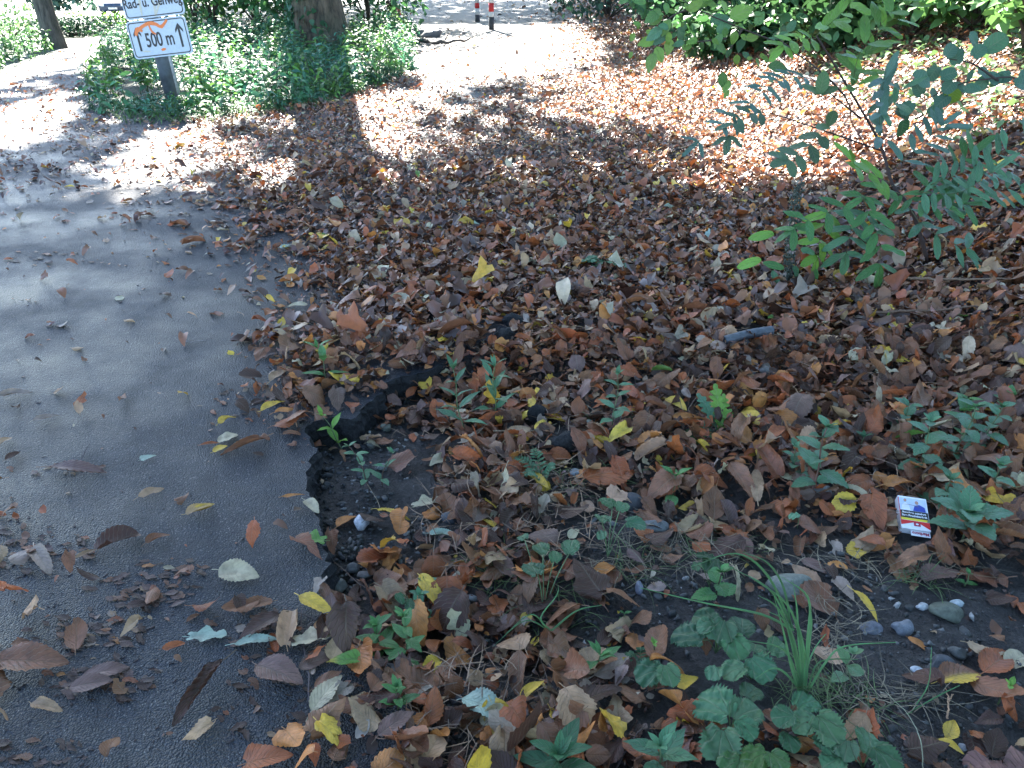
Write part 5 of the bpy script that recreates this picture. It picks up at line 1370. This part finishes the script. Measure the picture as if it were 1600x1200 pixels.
# leave the sun's way free: shadow falls on ground at (BX-S*t); skip cards that would shade the sunlit flecks
tb = BH / S[2]; qx, qy = BX - S[0] * tb, BY - S[1] * tb; kb &= (qy < 3.0)
CP2 = np.stack([BX, BY, BH], -1)[kb]
names = [k for k in TR if k != 'added_shade_tree']; D_ = np.stack([np.linalg.norm(CP[:, :2] - (TR[k][1][:2] + np.array([0, -1.0 if k != 'beech_tree' else -6.0])), axis=1) for k in names]); who = D_.argmin(0)
names.append('added_shade_tree')
for i, k in enumerate(names):
    root, base, c, m = TR[k]; P = (CP[who == i] if k != 'added_shade_tree' else CP2) - base
    B = Batch(); put_cards(B, P, rng.uniform(.22, .36, len(P)) * (1.35 if k == 'added_shade_tree' else 1), np.array((.06, .15, .035)) * rng.uniform(.6, 1.5, (len(P), 1)), VC, None, rng.normal(-.2, .6, len(P)))
    if len(P): B.build('crown', M_GREENFAR, root)
    B = Batch()
    for q in P[rng.choice(len(P), min(26, len(P)), replace=False)] if len(P) else []:
        h0 = max(2.6, min(q[2] - 1.2, 7.5)) * rng.uniform(.75, 1); st = np.array([np.interp(h0, c[:, 2], c[:, 0]), np.interp(h0, c[:, 2], c[:, 1]), h0])
        cc = curve([st, (st + q) / 2 + np.array([0, 0, .6]), q], 8); v_, f_ = tube(cc, np.linspace(.05, .012, len(cc)), 6); B.add(v_, f_, (.08, .07, .06))
    if len(P): B.build('limbs', M_TWIG, root)

# ground ivy on the sunny bank
n = 5200; PX = []
while len(PX) < n:
    a, b = rng.uniform(1240, 1640, 4000), rng.uniform(-10, 260, 4000)
    k = inpoly(a, b, [(1240, 90), (1330, 60), (1400, -5), (1640, -10), (1640, 170), (1560, 230), (1480, 240), (1420, 180), (1330, 160)]); PX += list(zip(a[k], b[k]))
PX = PX[:n]; P = []
Yr = rng.uniform(3, 14, 60000); Xr = rng.uniform(1.3, 10, 60000); Zr = base_h(Xr, Yr); u, v, d = proj(np.stack([Xr, Yr, Zr], -1))
k = inpoly(u, v, [(1240, 95), (1330, 60), (1400, -25), (1700, -40), (1700, 170), (1560, 235), (1480, 240), (1420, 190), (1330, 160)]) & (rng.uniform(size=60000) < .35)
P = np.stack([Xr[k], Yr[k], Zr[k] + rng.uniform(.02, .11, k.sum())], -1); m_ = len(P)
B = Batch(); put_cards(B, P, rng.uniform(.04, .075, m_), np.array((.12, .22, .08)) * rng.uniform(.6, 1.4, (m_, 1)), VC, None, rng.normal(-.1, .25, m_), rng.normal(0, .25, m_))
tag(B.build('bank_ground_cover', M_GREENFAR), 'small leaved ground cover glittering in the sun on the right bank', 'ground cover', None, 'stuff')

# ------------------------------------------------------------------ robinia sapling
def sapling():
    b = G(1452, 415); z0 = float(surf_z(b[0], b[1])); Yb = b[1]; root = empty('robinia_sapling', (b[0], b[1], z0), 'leaning robinia sapling with long feathery compound leaves on the right', 'sapling'); o0 = np.array(root.location)
    def Q(a, b_, dy=0): return atY(a, b_, Yb + dy) - o0
    B = Batch()
    c = curve([np.zeros(3), Q(1425, 330, .03), Q(1395, 290, .08), Q(1375, 225, .15), Q(1330, 145, .2), Q(1276, 56, .25)], 20); v_, f_ = tube(c, np.linspace(.0075, .003, len(c)), 8); B.add(v_, f_, (.055, .03, .025))
    for pts in ([Q(1376, 235, .15), Q(1290, 205, .1), Q(1200, 175, .0)], [Q(1345, 185, .2), Q(1265, 120, .2)], [Q(1400, 300, .06), Q(1345, 300, -.05)], [Q(1418, 320, .03), Q(1445, 290, -.05)]):
        c = curve(pts, 8); v_, f_ = tube(c, np.linspace(.0035, .0015, len(c)), 6); B.add(v_, f_, (.06, .035, .03))
    B.build('stem', M_TWIG, root)
    LFS = [([(1445,292,-.05),(1520,262,-.1),(1625,205,-.12)], 9, 44, .22, TEAL), ([(1440,300,-.05),(1490,262,-.0),(1530,232,.02)], 6, 44, .25, MIDG), ([(1430,300,-.05),(1500,300,-.15),(1570,255,-.2)], 7, 46, .24, TEAL),
        ([(1345,302,-.05),(1362,345,-.12),(1375,385,-.15),(1373,442,-.17)], 6, 44, .34, MIDG), ([(1418,320,.0),(1445,355,-.1),(1500,385,-.12),(1520,392,-.12)], 5, 46, .26, TEAL), ([(1400,300,.0),(1450,320,-.1),(1530,318,-.15)], 6, 44, .25, MIDG),
        ([(1395,290,.05),(1330,318,-.1),(1262,345,-.15),(1225,372,-.15)], 6, 40, .34, MIDG), ([(1300,325,.0),(1282,370,-.05),(1272,430,-.08)], 4, 40, .4, LIME), ([(1390,285,.05),(1340,262,-.05),(1330,240,-.1)], 4, 48, .25, LIME),
        ([(1375,225,.15),(1375,165,.1),(1385,105,.05)], 6, 48, .26, (.10, .21, .16)), ([(1345,180,.2),(1395,165,.15),(1420,110,.1)], 4, 44, .25, TEAL),
        ([(1276,56,.25),(1310,25,.2),(1360,-25,.15)], 6, 50, .3, LIME), ([(1330,145,.2),(1345,80,.15),(1400,10,.1),(1420,-20,.1)], 8, 50, .3, (.11, .24, .06)), ([(1335,150,.2),(1370,60,.15),(1440,-15,.1)], 7, 46, .3, LIME),
        ([(1276,60,.25),(1240,62,.2),(1210,80,.15)], 4, 32, .4, LIME), ([(1265,120,.2),(1215,125,.1),(1160,170,.0),(1055,248,-.1)], 10, 34, .24, (.09, .19, .15)), ([(1200,175,.0),(1150,185,-.05),(1135,235,-.1)], 5, 30, .4, (.07, .14, .08)),
        ([(1400,260,.1),(1450,215,.1),(1480,190,.1)], 6, 42, .26, (.10,.21,.16)), ([(1460,330,-.05),(1530,300,-.1),(1620,290,-.1)], 8, 46, .24, TEAL), ([(1360,330,-.0),(1330,360,-.1),(1320,420,-.1)], 5, 42, .34, TEAL),
        ([(1290,205,.1),(1250,240,.05),(1215,255,.0)], 4, 34, .5, (.08, .15, .08)), ([(1300,210,.1),(1280,150,.1),(1295,150,.1)], 2, 34, .6, (.08, .16, .06))]
    for li, (pts, n, Lp, W, col) in enumerate(LFS):
        c = curve([Q(*q) for q in pts], 20); _, _, dd = proj(c[len(c) // 2] + o0); L = Lp * dd / F
        B = Batch(); v_, f_ = tube(c, np.linspace(.0012, .0005, len(c)), 5); B.add(v_, f_, (.14, .16, .07))
        T = np.gradient(c, axis=0)
        view = c[0] + o0 - np.array([0, 0, CAMH]); view /= np.linalg.norm(view)
        for i in range(n):
            t = .1 + .9 * i / n; k = int(t * (len(c) - 1)); tn = T[k] / np.linalg.norm(T[k]); up = np.array([rng.normal(0, .2), -.45, .9]); sd = np.cross(tn, up); sd /= np.linalg.norm(sd)
            for sg in ((-1, 1) if i < n - 1 else (-1, 0, 1)):
                P, f, uv = lvar('ellip', W, 0, i % 3, 10, 4, .25, .15, .004); d = sd * sg + tn * (.5 if sg else 1.) + rng.normal(0, .12, 3); M = frame(d, up)
                B.add((P * L * rng.uniform(.85, 1.12)) @ M.T + c[k], f, np.array(col) * rng.uniform(.8, 1.25), uv)
        B.build('leaf', M_GREEN, root)
sapling()
# round leaved twig at right (bluish)
def twig_plant(name, base_px, stems, leaves, Y, label, cat, L, kind, W, ser, group=None, col=TEAL):
    b = G(*base_px); root = empty(name, (b[0], b[1], float(surf_z(b[0], b[1]))), label, cat, group); o0 = np.array(root.location); B = Batch()
    for pts in stems:
        P_ = [atY(a, b_, Y) - o0 for a, b_ in pts]
        if pts is stems[0]: P_ = [np.zeros(3)] + P_
        c = curve(P_, 16); v_, f_ = tube(c, np.linspace(.0045, .0016, len(c)), 6); B.add(v_, f_, (.07, .05, .04))
    B.build('stem', M_TWIG, root)
    for (a, b_, ang, Lp, cl) in leaves:
        P0 = atY(a, b_, Y + rng.normal(0, .04)); _, _, dd = proj(P0); Ls = Lp * dd / F
        d = np.array([math.cos(R(ang)), rng.normal(0, .25), -math.sin(R(ang))])
        addleaf_obj(root, P0, d, Ls, cl, kind, W, ser, up=(rng.normal(0, .25), -.75, .6), bend=.4, fold=.12, nu=12)
T2 = (.08, .19, .12)
rl = [(x, y, rng.uniform(0, 360), 24, T2) for x, y in [(1478,88),(1500,76),(1525,70),(1520,88),(1465,104),(1495,100),(1515,112),(1490,128),(1505,138),(1545,122),(1560,116),(1580,118),(1585,130),(1595,128),(1425,160),(1440,148),(1462,158),(1450,178),(1482,150),(1530,140),(1540,120),(1470,120),(1560,130)]] + [(1428, 122, 5, 36, T2), (1540, 78, -45, 34, TEAL), (1492, 140, 85, 30, (.16, .28, .04)), (1400, 172, 20, 24, DEEP), (1412, 188, 80, 28, DEEP)]
twig_plant('round_leaved_sapling', (1640, 330), [[(1640, 230), (1600, 130), (1540, 124), (1490, 135), (1430, 165)], [(1560, 126), (1520, 100), (1485, 92)], [(1520, 100), (1540, 80)]], rl, 2.9, 'thin sapling with round blue green leaves reaching in from the right edge', 'sapling', 26, 'round', .9, 0)
# hanging leafy branch at the top centre right
hb = []
for x, y, a, l in [(1010,5,200,34),(1030,18,150,40),(1048,30,120,40),(1036,45,150,44),(1060,42,60,40),(1024,62,170,40),(1048,60,100,36),(1022,82,110,44),(1075,18,-40,40),(1095,12,-60,44),(1110,35,-20,50),(1140,30,-30,60),(1128,52,120,34),(1150,48,100,30),(1120,68,40,28),(1165,62,-20,34),(1140,75,90,24),(1090,62,170,26),(1070,66,170,28),(1100,60,30,26),(1150,85,70,26),(1180,92,40,26),(1200,84,-20,26),(1000,40,210,18),(992,52,120,22),(1215,60,-30,28),(1230,50,-60,30),(1180,40,-60,34),(1090,0,-70,40),(1060,0,-20,44),(1040,-5,200,40),(1130,112,90,34),(1140,125,120,30),(1200,104,0,46)]:
    hb.append((x, y, a, l * .72, [(.14, .28, .05), (.11, .24, .07), TEAL, (.2, .34, .07)][int(rng.integers(4))]))
hb += [(x + rng.normal(0, 16), y + rng.normal(0, 13), a + rng.normal(0, 60), l * rng.uniform(.5, .85), c_) for (x, y, a, l, c_) in list(hb)]
twig_plant('overhanging_branch', (1330, 190), [[(1320, 150), (1240, 80), (1160, 45), (1085, 12), (1040, -25)], [(1160, 45), (1140, 80), (1135, 115)], [(1085, 12), (1045, 30), (1025, 80)], [(1240, 80), (1215, 60)], [(1135, 60), (1070, 68)]], hb, 3.3, 'leafy branch with lime green leaves hanging over the slope at the top', 'branch', 40, 'ovate', .62, .05)
# dark seed spike plant
def spike():
    b = G(1232, 450); root = empty('seed_spike_plant', (b[0], b[1], float(surf_z(b[0], b[1]))), 'dark green drooping seed spike left of the robinia leaves', 'weed'); o0 = np.array(root.location); B = Batch()
    for k in range(4):
        c = curve([np.zeros(3), atY(1228 + k * 4, 400, b[1]) - o0, atY(1234 + k * 4, 345, b[1]) - o0, atY(1240 + k * 5, 300 - k * 5, b[1]) - o0], 16); v_, f_ = tube(c, .0012, 5); B.add(v_, f_, (.1, .1, .07))
        for q in c:
            for _ in range(8):
                vv, ff = CS[1]; B.add(vv * rng.uniform(.002, .004) * np.array([1, 1, 1.8]) + q + rng.normal(0, .0045, 3), ff, np.array((.07, .09, .07)) * rng.uniform(.5, 1.4))
    B.build('seed_spike', M_STEM, root)
    for (a, y, ang, l, cl) in [(1225, 420, 200, 34, MIDG), (1240, 415, 60, 30, TEAL), (1216, 450, 250, 30, TEAL), (1238, 355, 0, 36, MIDG), (1210, 365, 170, 40, LIME), (1275, 420, 90, 36, MIDG), (1280, 380, 60, 40, LIME), (1275, 445, 95, 44, MIDG), (1190, 405, 160, 40, LIME), (1250, 390, 10, 30, TEAL)]:
        P0 = atY(a, y, b[1] - .02); _, _, dd = proj(P0); addleaf_obj(root, P0, (math.cos(R(ang)), .1, -math.sin(R(ang))), l * dd / F, cl, 'ellip', .4, 0, up=(0, -.7, .7), bend=.4)
spike()

# ------------------------------------------------------------------ parked car far down the left road
def car():
    p = G(191, 23); x, y, z = p; z = float(base_h(x, y))
    root = empty('parked_car', (x, y, z), 'dark blue car parked far off at the end of the left road', 'car'); root.rotation_euler = (0, 0, R(12))
    paint = simple('car_paint', (.03, .05, .09), .45, .1, 5, .02, .001, .4); gl = simple('car_glass', (.03, .05, .07), .08, .1, 5, 0, .001, .8); ty = simple('tyre', (.02, .02, .02), .8); lt = simple('headlight_glass', (.7, .72, .75), .15); pl = simple('number_plate', (.7, .7, .68), .4)
    prof_ = [(-2.1, .35), (-2.15, .6), (-2.05, .78), (-1.2, .92), (-.55, 1.42), (.9, 1.45), (1.75, 1.02), (2.1, .95), (2.15, .4), (2.1, .3), (-2.05, .3)]
    n = len(prof_); hw = .86
    v_ = [(s * (hw - (.14 if b > 1.2 else (.03 if b < .4 else 0))), a, b) for s in (-1, 1) for a, b in prof_]
    me = bpy.data.meshes.new('body'); me.from_pydata(v_, [], [tuple(range(n))[::-1], tuple(range(n, 2 * n))] + [(i, (i + 1) % n, (i + 1) % n + n, i + n) for i in range(n)]); me.materials.append(paint)
    o = bpy.data.objects.new('body', me); COL.objects.link(o); o.parent = root
    bv = o.modifiers.new('b', 'BEVEL'); bv.width = .05; bv.segments = 2
    def qd(name, pts, m):
        me = bpy.data.meshes.new(name); me.from_pydata(pts, [], [tuple(range(len(pts)))]); me.materials.append(m); o = bpy.data.objects.new(name, me); COL.objects.link(o); o.parent = root
        sd = o.modifiers.new('s', 'SOLIDIFY'); sd.thickness = .02; sd.offset = 1
    qd('windscreen', [(-.74, -1.16, .97), (.74, -1.16, .97), (.64, -.63, 1.37), (-.64, -.63, 1.37)], gl)
    for s in (-1, 1):
        qd('side_window', [(s * .86, -.9, .97), (s * .86, 1.4, 1.0), (s * .76, .85, 1.38), (s * .76, -.5, 1.36)], gl)
        for yy in (-1.35, 1.35):
            B = Batch(); w0 = tube([(s * .66, yy, .32), (s * .9, yy, .32)], .32, 20); B.add(*w0); wh = B.build('wheel', ty, root)
            B = Batch(); B.add(*tube([(s * .9, yy, .32), (s * .915, yy, .32)], .19, 12)); B.build('rim', lt, wh)
        qd('headlight', [(s * .50, -2.16, .6), (s * .8, -2.13, .6), (s * .8, -2.12, .74), (s * .5, -2.14, .74)], lt)
    qd('number_plate', [(-.26, -2.17, .42), (.26, -2.17, .42), (.26, -2.17, .53), (-.26, -2.17, .53)], pl)
car()
bpy.context.view_layer.update()
